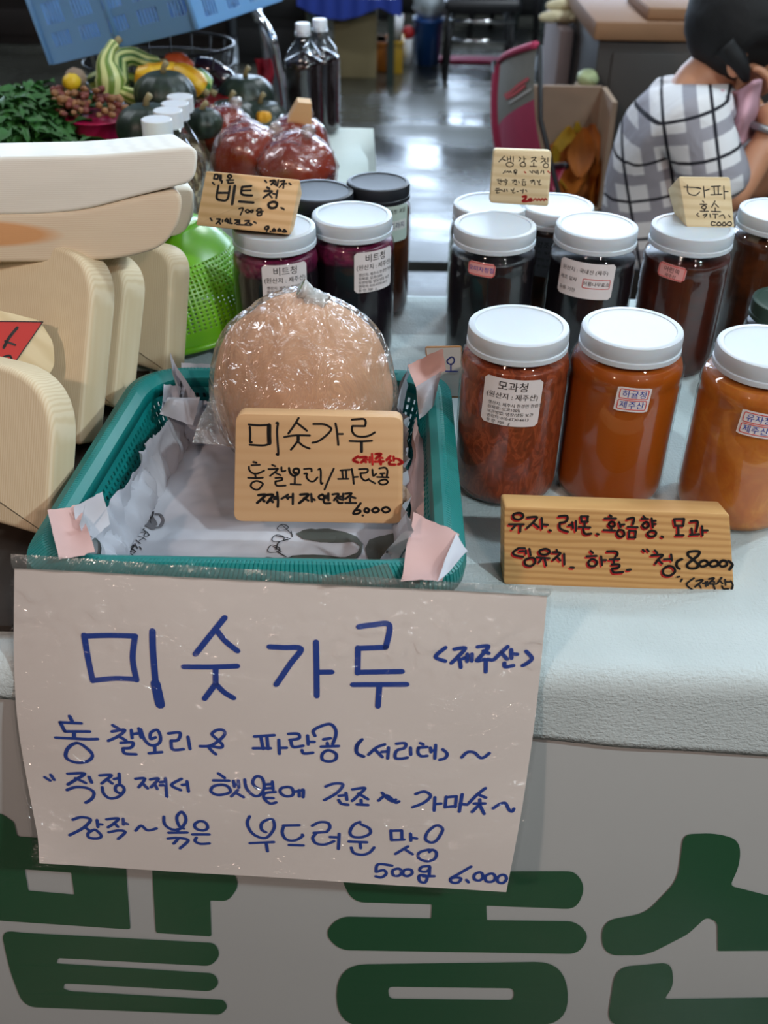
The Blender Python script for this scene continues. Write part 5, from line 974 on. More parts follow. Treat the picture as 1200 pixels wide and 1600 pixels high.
gourd('green_gourd', 'pale green gourd lying low beside the pink bowl', [ay(188, 142, 1.74), ay(210, 152, 1.73), ay(230, 158, 1.73)], [.010, .014, .008], M_strp2)
gourd('orange_squash', 'orange squash behind the yellow ones in the red colander', [ay(256, 96, 1.92), ay(280, 100, 1.92), ay(300, 112, 1.92)], [.012, .02, .012], mat('orange_skin', 'b3491a', .5))
# plastic wrapped aubergines behind the colander
gourd('aubergine', 'plastic-wrapped dark aubergine behind the red colander', [ay(300, 98, 1.98), ay(325, 108, 1.98), ay(350, 125, 1.98), ay(362, 140, 1.98)], [.010, .020, .022, .016], mat('aubergine_skin', '241420', .15, coat=.8))
# ---- leafy greens
M_leaf = mat('green_leaf', '2a5a22', .6, var=.45, vscale=14)
def greens(x0, x1, y0, y1, name, label, n):
    V = []; Fc = []
    for i in range(n):
        u = random.random(); v = random.random(); c = Vector((x0+(x1-x0)*u, y0+(y1-y0)*v, 0)); hump = math.sin(PI*min(1, u*.75+.15))*math.sin(PI*(.15+.7*v))
        c.z = pb0+.004+.085*hump*random.uniform(.45, 1); a = random.uniform(0, 2*PI); L = random.uniform(.025, .06); w_ = random.uniform(.004, .009); lift = random.uniform(-.2, .7); k = len(V)
        dx, dy = math.cos(a), math.sin(a)
        for s in range(6):
            q = s/5; ww = w_*math.sin(PI*(.12+.85*q))*(1+.25*math.sin(s*3+i)); ce = c+Vector((dx*L*q, dy*L*q, lift*L*q-.9*L*q*q*.6))
            V += [ce+Vector((-dy*ww, dx*ww, .004*math.sin(i+s*2))), ce+Vector((0, 0, -.003)), ce+Vector((dy*ww, -dx*ww, .004*math.cos(i+s)))]
        for s in range(5):
            b = k+s*3; Fc += [(b, b+1, b+4, b+3), (b+1, b+2, b+5, b+4)]
    return tag(obj(name, (V, Fc), M_leaf), label, 'greens', None, 'stuff')
gl0 = at_y(-20, 190, 1.55); gl1 = at_y(118, 190, 1.60)
greens(gl0.x-.05, gl1.x+.01, 1.46, 1.78, 'leafy_greens', 'heap of dark green leafy vegetables behind the boards', 2200)
# ---- light blue crate on a wire rack
M_bluep = mat('light_blue_plastic', '6f9fd0', .4, sss=.15); M_wire = mat('dark_wire', '1e1c1e', .4, metal=.6)
A_ = ay(82, 100, 1.95); B_ = ay(308, 45, 1.80); C_ = ay(378, 52, 2.0); A2 = ay(28, -60, 1.80)
ex = (B_-A_).normalized(); dd = ray(45, 0); tt = (A_-CAM).dot(ex)/dd.dot(ex); up = ((CAM+dd*tt)-A_).normalized()
if abs(dd.dot(ex)) < .02 or (up.z < .5): up = Vector((-.12, -.15, .95)); up = (up-ex*up.dot(ex)).normalized()
nrm = ex.cross(up).normalized(); nrm = nrm if nrm.y > 0 else -nrm
Wc = (B_-A_).length; Dc = .26; Hc = .19
sd = nrm
crt = thing('blue_crate', 'light blue slotted plastic crate tipped up above the vegetables', 'crate', tuple(A_))
def cface(name, o_, a_, b_, W_, H_, nu, nv, hole):
    q = obj(name, holed(nu, nv, lambda u, v: o_+a_*(W_*u)+b_*(H_*v), hole), M_bluep, crt, False); solid(q, .003); return q
slot = lambda i, j: (.25, .06) if (i % 9 in (2, 3, 4, 5, 6, 7) and j % 4 in (1, 2)) else False
cface('side_panel', A_, ex, up, Wc, Hc, 45, 16, lambda i, j: (.22, .0) if (i % 9 > 2 and j % 4 in (1, 2, 3) and 1 < j < 15) else False)
cface('side_panel', A_+sd*Dc, ex, up, Wc, Hc, 45, 16, lambda i, j: (.22, .0) if (i % 9 > 2 and j % 4 in (1, 2, 3)) else False)
cface('end_panel', B_, sd, up, Dc, Hc, 36, 16, lambda i, j: (.22, .0) if (i % 9 > 3 and j % 4 in (1, 2, 3)) else False)
cface('end_panel', A_, sd, up, Dc, Hc, 36, 16, lambda i, j: (.22, .0) if (i % 9 > 3 and j % 4 in (1, 2, 3)) else False)
cface('base_panel', A_, ex, sd, Wc, Dc, 30, 24, lambda i, j: (.2, .2) if i % 2 and j % 2 else False)
for k in (0, .5, 1): obj('corner_rib', tube([A_+ex*(Wc*k)-sd*.002, A_+ex*(Wc*k)-sd*.002+up*Hc], .005, 6), M_bluep, crt)
rk = thing('wire_rack', 'dark wire rack with a bright steel rim under the blue crate', 'rack', (A_.x+.2, 2.0, T))
def rp_(k): a = 2*PI*k/40; return Vector((( A_.x+B_.x)/2+.03+.14*math.cos(a), 2.03+.12*math.sin(a), 0))
zr = at_y(200, 92, 1.90).z
obj('rim', tube([rp_(k)+Vector((0, 0, zr)) for k in range(40)], .0028, 8, True), M_wire, rk)
obj('wires', join(*[tube([rp_(k)+Vector((0, 0, zr)), (rp_(k)-Vector(((A_.x+B_.x)/2+.03, 2.02, 0)))*.8+Vector(((A_.x+B_.x)/2+.03, 2.02, T+.01))], .0018, 5) for k in range(0, 40, 2)], *[tube([rp_(k)+Vector((0, 0, zr-.03*j)) for k in range(40)], .0015, 5, True) for j in (1, 2, 3)]), M_wire, rk)['kind'] = 'stuff'
# ---- folding chair seen edge-on behind the rear table, with a red cloth
fc = thing('folding_chair', 'folding chair with a bright tubular frame behind the squashes', 'chair', tuple(at_z(430, 120, 0)+Vector((-.1, -.6, 0))))
Yc = 2.35
obj('frame', tube(smooth_pts([ay(394, 12, Yc+.1), ay(402, 22, Yc+.05), ay(424, 55, Yc), ay(434, 100, Yc), ay(448, 200, Yc), Vector((ay(448, 200, Yc).x+.02, Yc, .02))], 5), .008, 8), M_chrome, fc)
obj('frame', tube(smooth_pts([ay(394, 12, Yc+.45), ay(402, 30, Yc+.45), ay(412, 60, Yc+.42), Vector((ay(420, 60, Yc).x, Yc+.42, .02))], 5), .008, 8), M_chrome, fc)
bp = [ay(398, 20, Yc), ay(430, 95, Yc), ay(446, 190, Yc)]
obj('backrest', join(box(0, 1, 0, 1, 0, 1)) if False else grid(lambda u, v: smooth_pts(bp, 6)[min(12, int(round(v*12)))]+Vector((-.06*u, .35*u, .0)), 4, 12), mat('grey_vinyl', '3c3a40', .5), fc); 
tag(obj('red_bag', grid(lambda u, v: ay(398+26*u+6*v+3*math.sin(v*9), 92+v*110, 2.36+.03*math.sin(u*5+v*4)), 8, 14), mat('red_fabric', 'a01c2e', .6)), 'red cloth bag hanging between the folding chair and squashes', 'bag')
# ================================================================ AISLE AND FAR STALLS
M_magenta = mat('magenta_canvas', 'b23458', .75, var=.06, vscale=30); M_greyc = mat('grey_canvas', '7d7a70', .8, var=.06, vscale=30)
cc = thing('camping_chair', 'low magenta and grey canvas camping chair in the aisle', 'chair', tuple(at_z(835, 420, 0)))
def canv(u, v):   # u across, v down
    tl = ay(781, 95, 2.62); tr = ay(838, 70, 2.28); br = ay(865, 300, 2.2); bl_ = ay(800, 300, 2.52)
    p = tl.lerp(tr, u).lerp(bl_.lerp(br, u), v); p += Vector((-.035, -.02, 0))*math.sin(PI*u)*.5+Vector((-.02, 0, 0))*math.sin(PI*v); return p
obj('backrest', grid(lambda u, v: canv(u, v*(.50-.14*u)), 12, 16), M_greyc, cc)
obj('lower_backrest', grid(lambda u, v: canv(u, (.50-.14*u)*(1-v)+v), 12, 12), M_magenta, cc)
obj('binding', join(tube([canv(k/12, 0) for k in range(13)], .008, 6), tube([canv(0, k/20)+Vector((-.003, 0, 0)) for k in range(21)], .012, 6), tube([canv(.03, k/20)+Vector((.006, 0, 0)) for k in range(21)], .01, 6)), M_magenta, cc)
f1 = canv(1, 0); f2 = canv(1, 1)
obj('frame', tube([canv(1, 0)+Vector((.008, 0, .0)), canv(1, .5)+Vector((.01, 0, 0)), canv(1, 1)+Vector((.01, 0, 0)), Vector((f2.x+.03, f2.y-.05, .0))], .0055, 8), M_blackm, cc)
f3 = canv(0, 1)
obj('frame', tube([canv(0, 0)+Vector((-.01, 0, 0)), canv(0, 1)+Vector((-.01, 0, 0)), Vector((f3.x-.02, f3.y+.05, 0))], .010, 8), M_blackm, cc)
obj('seat', grid(lambda u, v: f3.lerp(f2, u)+Vector((.04, .12, .02))*v+Vector((0, 0, -.05*math.sin(PI*u)*math.sin(PI*v))), 10, 10), M_magenta, cc)
obj('frame', tube([f2+Vector((.04, .12, .02)), f3+Vector((.04, .12, .02)), Vector((f3.x+.06, f3.y+.14, 0)), ], .008, 8), M_blackm, cc)
def onp(px0, px1, py, Yv): return ay((px0+px1)/2, py, Yv)
# logo on the chair: red and white marks
lf = lambda u, v: canv(u, v*.46)+Vector((-.001, -.0035, .001))
obj('red_mark', ribbon([(1, [(.45, .62), (.6, .60), (.72, .54), (.9, .47)]), (1, [(.5, .67), (.68, .64), (.85, .56)])], .055, lf, 1, 1), mat('mark_red', 'c0474a', .6), cc, False)
obj('white_mark', ribbon([(1, [(.58, .76), (.75, .71), (.95, .63)])], .04, lf, 1, 1), mat('mark_white', 'b9b6b0', .6), cc, False)
# carton lying on its side with dried orange leaves, on a low stool
Yb = 2.62; b0 = ay(848, 332, Yb); b1 = ay(955, 160, Yb); X0 = b0.x-.11; X1 = ay(954, 240, Yb).x; Z0 = b0.z; Z1 = b1.z; Db = .17; th = .012
M_cart = mat('pale_carton', 'a08770', .75, var=.15, vscale=6); bx = thing('open_carton', 'pale open carton on its side holding dried orange leaves', 'box', ((X0+X1)/2, Yb, Z0))
obj('back_panel', box(X0, X1, Yb+Db-th, Yb+Db, Z0, Z1), M_cart, bx, False)
obj('side_panel', box(X0, X0+th, Yb, Yb+Db, Z0, Z1), M_cart, bx, False); obj('side_panel', box(X1-th, X1, Yb, Yb+Db, Z0, Z1), M_cart, bx, False)
obj('base_panel', box(X0, X1, Yb, Yb+Db, Z0, Z0+th), M_cart, bx, False)
st = thing('low_stool', 'low dark stool under the open carton', 'stool', ((X0+X1)/2, Yb+.1, 0))
obj('seat', box(X0-.03, X1+.02, Yb-.02, Yb+Db+.02, Z0-.03, Z0-.001, .006), M_blackm, st)
for x in (X0, X1-.02):
    for y in (Yb, Yb+Db-.02): obj('leg', box(x, x+.02, y, y+.02, 0, Z0-.028), M_blackm, st)
M_or = mat('orange_leaf', 'a85a10', .6, var=.35, vscale=12); M_or2 = mat('yellow_leaf', 'b38a1c', .6, var=.3, vscale=12)
for i in range(60):
    u = random.random(); px = 862+90*random.random(); top = 225+55*abs((px-898)/50)**1.5; py = random.uniform(min(top, 300), 312)
    c = ay(px, py, Yb+.03+random.random()*.15); a = random.uniform(-1.3, 1.3); tl = random.uniform(.9, 1.6); L = random.uniform(.045, .085); ww = L*.6
    Mx = Matrix.Translation(c) @ Matrix.Rotation(a, 4, 'Z') @ Matrix.Rotation(tl, 4, 'X')
    def lf2(u_, v_): s = (v_-.5)*2*L; w_ = ww*math.sin(PI*(.06+.9*v_)); return Mx @ Vector(((u_-.5)*2*w_, s, .004*math.cos(u_*PI*2)+.004*math.sin(v_*7+i)))
    md = grid(lf2, 4, 6)
    for v in md[0]: v.x = min(max(v.x, X0+th+.002), X1-th-.002); v.y = min(max(v.y, Yb-.02), Yb+Db-th-.002); v.z = max(v.z, Z0+th+.001)
    tag(obj('dried_leaf', md, M_or if i % 5 else M_or2), 'curled dried orange leaf heaped in the pale carton', 'leaf', 'dried leaves in the carton')
# brown counter cabinet with a wooden top
M_cab = mat('brown_laminate', '38322e', .45, var=.15, vscale=3); M_top = wood('counter_wood', '805c40', '966f50', (.3, 1, 1), wsc=14)
Yk = 2.95; k0 = ay(926, 20, Yk); k1 = ay(1240, 40, Yk); zt = ay(1000, 62, Yk).z; ztt = ay(1000, 38, Yk).z+.01
cab = thing('counter_cabinet', 'dark brown counter with a thick wooden top behind the seated person', 'counter', (k0.x+.3, Yk+.2, 0))
xa = ay(925, 150, Yk).x
obj('body', box(xa, xa+1.5, Yk, Yk+.55, 0, zt, .006), M_cab, cab, auto=30)
obj('worktop', box(xa-.02, xa+1.52, Yk-.03, Yk+.58, zt+.001, ztt, .006), M_top, cab, auto=30)
obj('door', box(xa+.04, xa+.62, Yk-.008, Yk-.0005, .08, zt-.03, .003), M_cab, cab, auto=30); obj('door', box(xa+.66, xa+1.24, Yk-.008, Yk-.0005, .08, zt-.03, .003), M_cab, cab, auto=30)
tag(obj('wooden_board', box(xa+.12, xa+.55, Yk+.0, Yk+.3, ztt+.001, ztt+.03, .004), M_top), 'wooden board lying on the brown counter', 'board')
# roots and carton to the left of the counter
Yr = 3.3; c0 = ay(876, 45, Yr); c1 = ay(938, 45, Yr); zt2 = ay(900, 48, Yr).z
M_pcart = mat('mauve_carton', '8a7a78', .75, var=.1, vscale=5); M_tcart = mat('tan_carton', 'a58a68', .75, var=.1, vscale=5)
rt_ = tag(obj('tall_carton', box(c0.x, min(c1.x+.05, ay(925, 150, 2.95).x-.012), Yr, Yr+.35, 0, zt2, .004), M_pcart, auto=30), 'tall mauve-tan carton carrying pale roots left of the counter', 'box')
M_radish = mat('pale_root', 'cbbf9c', .6, var=.15, vscale=20)
for i in range(9):
    px = 872+8*i; c = ay(px, 32+(i % 3)*6, Yr+.1+.03*(i % 3)); c.z = zt2+.020+.028*(i % 3 == 1)
    gourd('white_radish', 'long pale root stacked on the tall carton', [c+Vector((-.06, -.02, 0)), c+Vector((-.02, 0, .0)), c+Vector((.05, .02, .0))], [.008, .018, .016], M_radish, 'root', 'pale roots on the carton', False)
g2_ = ay(918, 118, 3.0); cb = thing('greens_box', 'small tan box of pale greens in front of the tall carton', 'box', (g2_.x, 3.0, 0))
z_g = ay(918, 125, 2.95).z
obj('carton', box(g2_.x-.045, g2_.x+.005, 2.83, 2.93, 0, z_g, .003), M_tcart, cb, auto=30)
tag(obj('cabbage', mv(ball((.028, .04, .022), 3, lambda d: 1+.12*nz(d, 3, 2)), (g2_.x-.02, 2.88, z_g+.02)), mat('pale_cabbage', 'b9c491', .6, var=.2, vscale=30)), 'pale green cabbage on the small tan box', 'cabbage')
# blue bin
p = at_z(668, 104, 0); zt3 = ay(668, 31, p.y).z; M_bb = mat('blue_bin', '1c4a8c', .4)
bn = thing('blue_bin', 'round blue plastic bin standing on the far floor', 'bin', (p.x, p.y+.08, 0)); rb_ = .083
obj('bin', mv(lathe([(0, .002), (rb_*.8, 0), (rb_, zt3*.9), (rb_*1.08, zt3*.92), (rb_*1.08, zt3), (rb_*.98, zt3), (rb_*.9, zt3*.8), (0, zt3*.78)], 32), (p.x, p.y+.08, 0)), M_bb, bn)
tag(obj('rubbish_bag', mv(ball((.10, .08, .09), 3, lambda d: 1+.2*nz(d, 2.5, 8)), (p.x+.01, p.y+.08, zt3+.075)), mat('white_blue_bag', 'b4c2cc', .35, var=.35, vscale=16)), 'crumpled white and blue plastic bag on the blue bin', 'bag')
# white bucket, orange crates, red can
p = at_z(625, 112, 0); Yv = p.y; M_orp = mat('orange_plastic', 'b26a1c', .5); M_yelp = mat('yellow_plastic', 'c49a26', .5)
for (xa_, xb_, y0_, y1_, m_, lab, nm, cat) in ((582, 603, 66, 112, M_orp, 'orange plastic crate standing beside the table leg', 'orange_crate', 'crate'), (607, 628, 64, 116, M_yelp, 'yellow-orange crate under the white bucket', 'yellow_crate', 'crate')):
    a = at_z((xa_+xb_)/2, y1_, 0); wv_ = (xb_-xa_)*(a.y*.815+1.06)/1600; zz_ = ay(600, y0_, a.y).z
    t = thing(nm, lab, cat, (a.x, a.y+.08, 0)); obj('crate_body', box(a.x-wv_/2, a.x+wv_/2, a.y, a.y+.2, 0, zz_, .004), m_, t, auto=30)
    obj('rim', box(a.x-wv_/2-.006, a.x+wv_/2+.006, a.y-.006, a.y+.206, zz_-.02, zz_, .002), m_, t, auto=30)
a = at_z(617, 116, 0); z1_ = ay(600, 64, a.y).z; z2_ = ay(600, 27, a.y).z
tag(obj('white_bucket', mv(lathe([(0, 0), (.033, 0), (.042, z2_-z1_), (.038, z2_-z1_), (.03, .02), (0, .02)], 24), (a.x+.0, a.y+.07, z1_+.001)), M_capw), 'white bucket standing on the yellow-orange crate', 'bucket')
a = at_z(642, 100, 0); t = thing('red_topped_can', 'slim pale can with a red top beside the blue bin', 'can', (a.x, a.y, 0)); zc = ay(642, 60, a.y).z
obj('can', mv(lathe([(0, 0), (.028, 0), (.028, zc), (0, zc)], 20), (a.x-.02, a.y, 0)), M_capw, t); obj('red_top', mv(ball(.036, 3), (a.x-.02, a.y, zc+.03)), mat('red_top', 'b3262a', .5), t)
# cream carton
a = at_z(555, 122, 0); wv_ = 62*(a.y*.815+1.06)/1600; zz_ = ay(555, 22, a.y).z
tag(obj('cream_carton', box(a.x-wv_/2, a.x+wv_/2, a.y, a.y+.3, 0, zz_, .004), mat('cream_carton', '9a8c68', .75, var=.12, vscale=4), auto=30), 'tall cream carton standing under the far table', 'box')
# far table with blue cloth
M_dgreen = mat('dark_green_metal', '22332e', .5)
a = at_z(607, 133, 0); Yt = a.y; ft = thing('far_table', 'dark-legged table with a blue cloth in the distance', 'table', (a.x, Yt, 0))
xa2 = ay(470, 60, Yt).x; hz = ay(560, 5, Yt).z
obj('table_top', box(xa2, a.x+.04, Yt-.03, Yt+.7, hz, hz+.02), M_dgreen, ft, False)
for x in (a.x+.01, xa2+.05):
    for y in (Yt, Yt+.62): obj('leg', box(x-.018, x+.018, y-.018, y+.018, 0, hz-.001), M_dgreen, ft, False)
tag(obj('blue_cloth', grid(lambda u, v: Vector((xa2-.01+(a.x+.07-xa2)*u, Yt-.045, hz+.03-.10*v*(.4+.6*abs(math.sin(u*4)))))+Vector((0, .008*math.sin(u*40), 0)), 40, 6), mat('blue_cloth', '2a44a8', .7)), 'blue cloth edge hanging from the far dark-legged table', 'cloth')
# office chair and plastic chairs
def plastic_chair(name, label, px, py, s, m, rz=0, cat='chair', group=None):
    p_ = at_z(px, py, 0); t = thing(name, label, cat, (p_.x, p_.y, 0), group); q = lambda md: mv(md, (p_.x, p_.y, 0), rz, s)
    for x in (-.2, .2):
        for y in (-.2, .2): obj('leg', q(tube([(x*1.08, y*1.08, 0), (x*.92, y*.92, .43)], [.018, .024], 8)), m, t)
    obj('seat', q(box(-.23, .23, -.22, .22, .42, .45, .012)), m, t, auto=35)
    obj('backrest', q(join(box(-.22, -.17, .18, .22, .44, .84, .008), box(.17, .22, .18, .22, .44, .84, .008), box(-.22, .22, .185, .215, .78, .86, .01), *[box(-.14+.07*k-.02, -.14+.07*k+.02, .19, .21, .45, .79) for k in range(5)])), m, t, auto=35)
    for x in (-.23, .23): obj('armrest', q(tube([(x, -.18, .43), (x, -.19, .62), (x, .0, .65), (x, .2, .64)], .016, 8)), m, t)
    return t
M_dkg = mat('dark_green_plastic', '15221f', .45); M_dgy = mat('dark_grey_plastic', '1a1b20', .5)
plastic_chair('plastic_chair', 'dark green plastic chair behind the camping chair', 872, 108, 1.0, M_dkg, .3)
plastic_chair('plastic_chair', 'black plastic chair far back above the camping chair', 800, 60, 1.0, M_dgy, -.4)
p = at_z(744, 116, 0); oc = thing('office_chair', 'dark office chair with chrome bars in the far aisle', 'chair', (p.x, p.y, 0))
obj('backrest', box(p.x-.17, p.x+.17, p.y+.15, p.y+.19, .42, .78, .03, 3), M_dgy, oc); obj('seat', box(p.x-.2, p.x+.2, p.y-.2, p.y+.16, .34, .40, .025, 3), M_dgy, oc)
for x in (-.17, .17):
    for y in (-.17, .14): obj('leg', tube([(p.x+x*.9, p.y+y, .35), (p.x+x*1.05, p.y+y*1.1, .0)], .013, 8), M_blackm, oc)
obj('crossbar', tube([(p.x-.17, p.y-.17, .20), (p.x+.17, p.y-.17, .20)], .012, 8), M_chrome, oc); obj('crossbar', tube([(p.x-.17, p.y-.19, .30), (p.x+.17, p.y-.19, .30)], .010, 8), M_chrome, oc)
obj('back_ring', tube([(p.x-.17+.0*k+.06*math.cos(2*PI*k/16), p.y+.13, .55+.09*math.sin(2*PI*k/16)) for k in range(16)], .010, 6, True), M_chrome, oc)
# dark stalls closing the view
M_stall = mat('dark_stall', '17181a', .7, var=.4, vscale=5); M_brn = mat('dark_brown_stall', '1d1411', .7, var=.4, vscale=5)
def stall(name, label, pxa, pxb, pyf, m, h=1.3, cat='stall', d=.6, shelf=True):
    a = at_z(pxa, pyf, 0); b = at_z(pxb, pyf, 0); t = thing(name, label, cat, ((a.x+b.x)/2, a.y, 0))
    obj('body', box(a.x, b.x, a.y, a.y+d, 0, h, .01), m, t, auto=30)
    if shelf:
        for k in range(4): obj('slat', box(a.x+.01, b.x-.01, a.y-.012, a.y-.001, h*(.06+.23*k), h*(.22+.23*k), .003), m, t, auto=30)
    return t
stall('freezer', 'black chest freezer with ribbed front left of the sauce bottles', 372, 486, 100, M_stall, .85, 'freezer')
stall('market_counter', 'long dark market counter closing the view at upper left', -420, 368, 62, M_brn, .9, 'counter')
stall('far_counter', 'dark far counter behind the blue bin', 625, 1000, 22, M_stall, .6, 'counter')
stall('rear_cabinet', 'dark cabinet standing behind the cream carton', 486, 625, 30, M_stall, .6, 'cabinet')
a = at_z(487, 110, 0); tag(obj('beige_post', box(a.x-.02, a.x+.02, a.y-.05, a.y, 0, 1.4), mat('beige_post', '9a8058', .6), smooth=False), 'thin beige post between freezer and cream carton', 'post')
a = at_z(740, 100, 0); tag(obj('magenta_mat', box(a.x-.3, a.x+.3, a.y, a.y+.12, .001, .02, .004), mat('magenta_mat', '9c2c54', .6), auto=30), 'strip of magenta mat on the floor under the office chair', 'mat')
# ================================================================ SEATED PERSON
YP = 2.05
hip = ay(1050, 452, YP); P_ = lambda px, py, dy=0: ay(px, py, YP+dy)
sk = (.80, .46, .32)
M_skin = mat('skin', 'c08868', .5, sss=.15); M_hair = mat('black_hair', '0a0a0c', .75, bump=.6, bscale=60)
def plaid():
    m = N('plaid_shirt'); mu = lambda s_, wd, ax, off=0: None
    co = m.coord((1, 1, 1), rot=(0, R(18), R(12))); sx = m.n('ShaderNodeSeparateXYZ'); m.l(co, sx.inputs[0])
    def band(out, period, width, soft, off):
        a = m.n('ShaderNodeMath', operation='MULTIPLY_ADD'); m.l(out, a.inputs[0]); a.inputs[1].default_value = 1/period; a.inputs[2].default_value = off
        f = m.n('ShaderNodeMath', operation='PINGPONG'); m.l(a.outputs[0], f.inputs[0]); f.inputs[1].default_value = .5
        r = m.n('ShaderNodeMapRange'); m.l(f.outputs[0], r.inputs[0]); r.inputs[1].default_value = width; r.inputs[2].default_value = width+soft; r.inputs[3].default_value = 1; r.inputs[4].default_value = 0; return r.outputs[0]
    ln_ = m.n('ShaderNodeMath', operation='MAXIMUM'); m.l(band(sx.outputs['X'], .085, .025, .02, 0), ln_.inputs[0]); m.l(band(sx.outputs['Z'], .075, .028, .02, .2), ln_.inputs[1])
    gb = m.n('ShaderNodeMath', operation='ADD'); m.l(band(sx.outputs['X'], .085, .13, .03, .42), gb.inputs[0]); m.l(band(sx.outputs['Z'], .075, .13, .03, .62), gb.inputs[1])
    g1 = m.ramp(gb.outputs[0], [(0, srgb('e4e2e4')), (.5, srgb('cbc9cf')), (1, srgb('9f9ca4'))])
    mx = m.n('ShaderNodeMix', data_type='RGBA'); m.l(ln_.outputs[0], mx.inputs['Factor']); m.l(g1, mx.inputs['A']); mx.inputs['B'].default_value = srgb('23222a')
    m.l(mx.outputs['Result'], m.b.inputs['Base Color']); m.b.inputs['Roughness'].default_value = .85; m.b.inputs['Specular IOR Level'].default_value = .2; m.bump(m.noise(18, None, 3, .5, 1), .4, .012); return m.m
M_plaid = plaid(); M_trs = mat('dark_trousers', '2b2228', .85)
person = thing('person', 'person in a white plaid shirt sitting bent forward, holding a pink cloth to the face', 'person', (hip.x, YP, 0))
he = P_(1176, 46); neck = P_(1096, 122); chest = P_(1062, 230); waist = P_(1045, 350)
sn = P_(1084, 190, -.13); sf = P_(1086, 168, .15); eln = P_(1136, 326, -.16); elf = P_(1190, 300, .12); wrn = P_(1206, 205, -.10); wrf = P_(1230, 200, .06)
hdn = P_(1200, 158, -.08); jaw = P_(1148, 98)
nodes = [(hip, (.13, .11)), (waist, (.08, .10)), (chest, (.08, .10)), (neck, (.052, .052)), (jaw, (.058, .058)), (he, (.082, .088)), (he+Vector((.02, 0, .045)), (.07, .075)),
 (sn, .045), (eln, .042), (wrn, .026), (hdn, .026), (sf, .045), (elf, .042), (wrf, .026), (P_(1222, 150, .03), .026),
 (hip+Vector((.10, -.09, -.02)), .082), (hip+Vector((.42, -.13, .05)), .062), (Vector((hip.x+.40, YP-.14, .08)), .042), (Vector((hip.x+.52, YP-.15, .045)), .034),
 (hip+Vector((.10, .11, -.02)), .082), (hip+Vector((.42, .15, .05)), .062), (Vector((hip.x+.42, YP+.16, .08)), .042), (Vector((hip.x+.54, YP+.17, .045)), .034), (he+Vector((.098, -.0, -.03)), .016)]
edges = [(0, 1), (1, 2), (2, 3), (3, 4), (4, 5), (5, 6), (2, 7), (7, 8), (8, 9), (9, 10), (2, 11), (11, 12), (12, 13), (13, 14), (0, 15), (15, 16), (16, 17), (17, 18), (0, 19), (19, 20), (20, 21), (21, 22), (5, 23)]
body = [skin(nodes, edges, 2)]
for h0, wr in ((hdn, wrn), (P_(1222, 150, .03), wrf)):   # five fingers each, curled round the cloth
    d = (h0-wr).normalized(); side = d.cross(Vector((1, 0, 0))).normalized(); cu = Vector((-.7, 0, .2)).normalized()
    for k, L in enumerate((.030, .034, .032, .026)):
        b = h0+side*(.021*(k-1.5)/1.5)+d*.012; body.append(skin([(b, .009), (b+d*L*.8, .0085), (b+d*L*1.15+cu*L*.7, .008), (b+d*L*1.0+cu*L*1.25, .007)], [(0, 1), (1, 2), (2, 3)], 1))
    b = h0+side*.028-d*.015; body.append(skin([(b, .010), (b+side*.018+d*.014, .009), (b+side*.02+d*.035+cu*.01, .008)], [(0, 1), (1, 2)], 1))
obj('body', join(*body), M_skin, person)
# shirt, trousers
shn = [(waist+Vector((-.01, 0, -.10)), (.125, .15)), (waist, (.13, .15)), (P_(1050, 265), (.122, .145)), (P_(1076, 126), (.050, .080)), (sn, .066), (sn.lerp(eln, .55), .066), (sn.lerp(eln, .95), .066), (sf, .072), (sf.lerp(elf, .55), .064), (sf.lerp(elf, .9), .06), (P_(1066, 188), (.092, .118))]
obj('shirt', skin(shn, [(0, 1), (1, 2), (2, 10), (10, 3), (10, 4), (4, 5), (5, 6), (10, 7), (7, 8), (8, 9)], 2), M_plaid, person)
trn = [(hip, (.15, .13))]+[(n_[0], n_[1]*1.18) for n_ in (nodes[15], nodes[16], nodes[17], nodes[19], nodes[20], nodes[21])]
obj('trousers', skin(trn, [(0, 1), (1, 2), (2, 3), (0, 4), (4, 5), (5, 6)], 2), M_trs, person)
for n_ in (nodes[18], nodes[22]): obj('shoe', mv(ball((.11, .045, .04), 3, lambda d: 1-.15*max(0, d.z)), (n_[0].x+.03, n_[0].y, .040)), M_blackm, person)
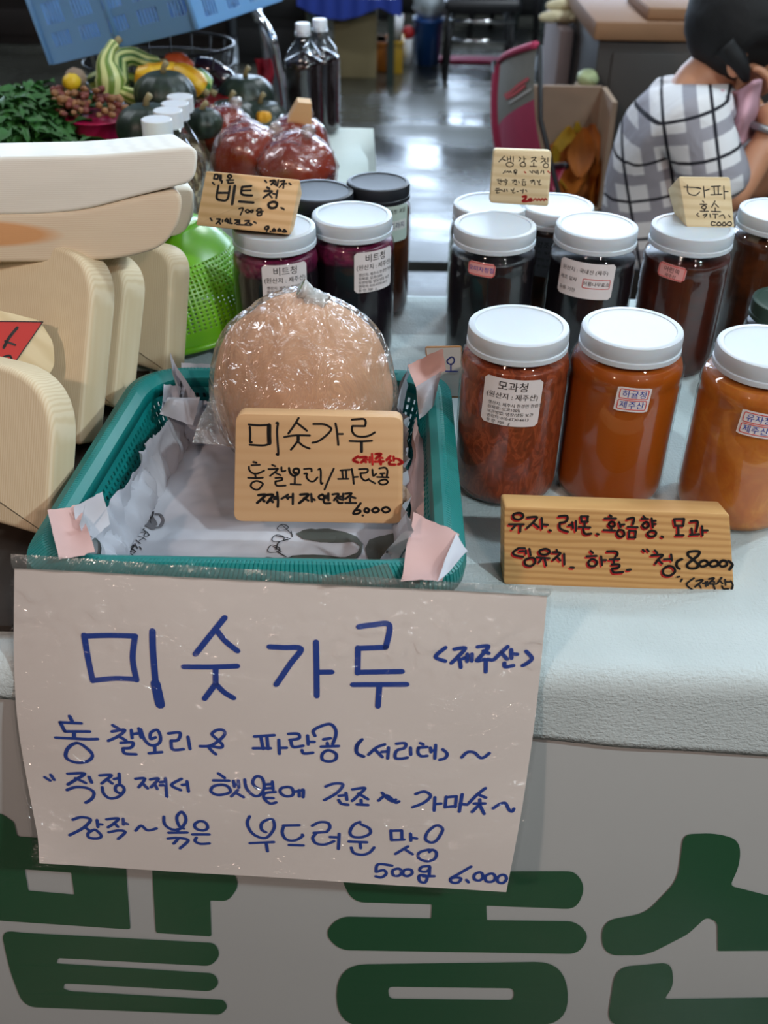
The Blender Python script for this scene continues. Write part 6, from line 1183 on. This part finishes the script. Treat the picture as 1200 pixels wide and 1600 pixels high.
# hair: cap of short black hair, fringe falling forward
def hairf(d):
    k = 1.0+.04*nz(d, 5, 1)
    f = d.x*.55-d.z*.85   # downwards-forwards = face side
    if d.z < -.25 and d.x > -.1: k *= .86
    return k
obj('hair', mv(ball((.112, .104, .112), 4, hairf), he+Vector((-.012, 0, .018))), M_hair, person)
obj('hair_lock', tube(smooth_pts([P_(1135, 72, -.075), P_(1156, 100, -.09), P_(1166, 126, -.085)], 4), [.026*(1-.75*i/8) for i in range(9)], 8), M_hair, person)
ear = P_(1152, 96, -.088); obj('ear', mv(ball((.018, .008, .028), 3, lambda d: 1-.25*max(0, -d.y)), ear), M_skin, person)
for s_ in (-1, 1): obj('eye', mv(ball(.011, 2), he+Vector((.078, .034*s_, -.012))), mat('eye_white', 'd8d4cc', .3), person)
obj('mouth', tube([he+Vector((.078, -.02, -.062)), he+Vector((.086, 0, -.063)), he+Vector((.078, .02, -.062))], .005, 6), mat('lips', 'a85a4e', .5), person)
# pink cloth, watch
def pc_(u, v): return P_(1128+62*u-12*v*u, 140+92*v-10*u+6*math.sin(u*5), -.105+.035*math.sin(u*6+v*2)+.012*math.sin(v*9))
q = obj('pink_cloth', grid(pc_, 16, 16), mat('pink_towel', 'c99aa6', .85)); solid(q, .004); tag(q, 'pink cloth held up to the face by the seated person', 'cloth')
wt = P_(1199, 205, -.10); obj('wristwatch', tube([wt+Vector((.03*math.cos(a), .030*math.sin(a), -.012*math.sin(a+1))) for a in [2*PI*k/20 for k in range(20)]], .007, 6, True), M_steel, person)
# stool under the person
sz = hip.z-.15; ps_ = thing('round_stool', 'round stool under the seated person', 'stool', (hip.x, YP, 0))
obj('seat', mv(lathe([(0, -.03), (.15, -.03), (.16, -.015), (.15, 0), (0, 0)], 32), (hip.x, YP, sz)), M_bb, ps_)
for a in (.8, 2.4, 3.9, 5.5): obj('leg', tube([(hip.x+.12*math.cos(a), YP+.12*math.sin(a), sz-.029), (hip.x+.15*math.cos(a), YP+.15*math.sin(a), 0)], .012, 8), M_steel, ps_)
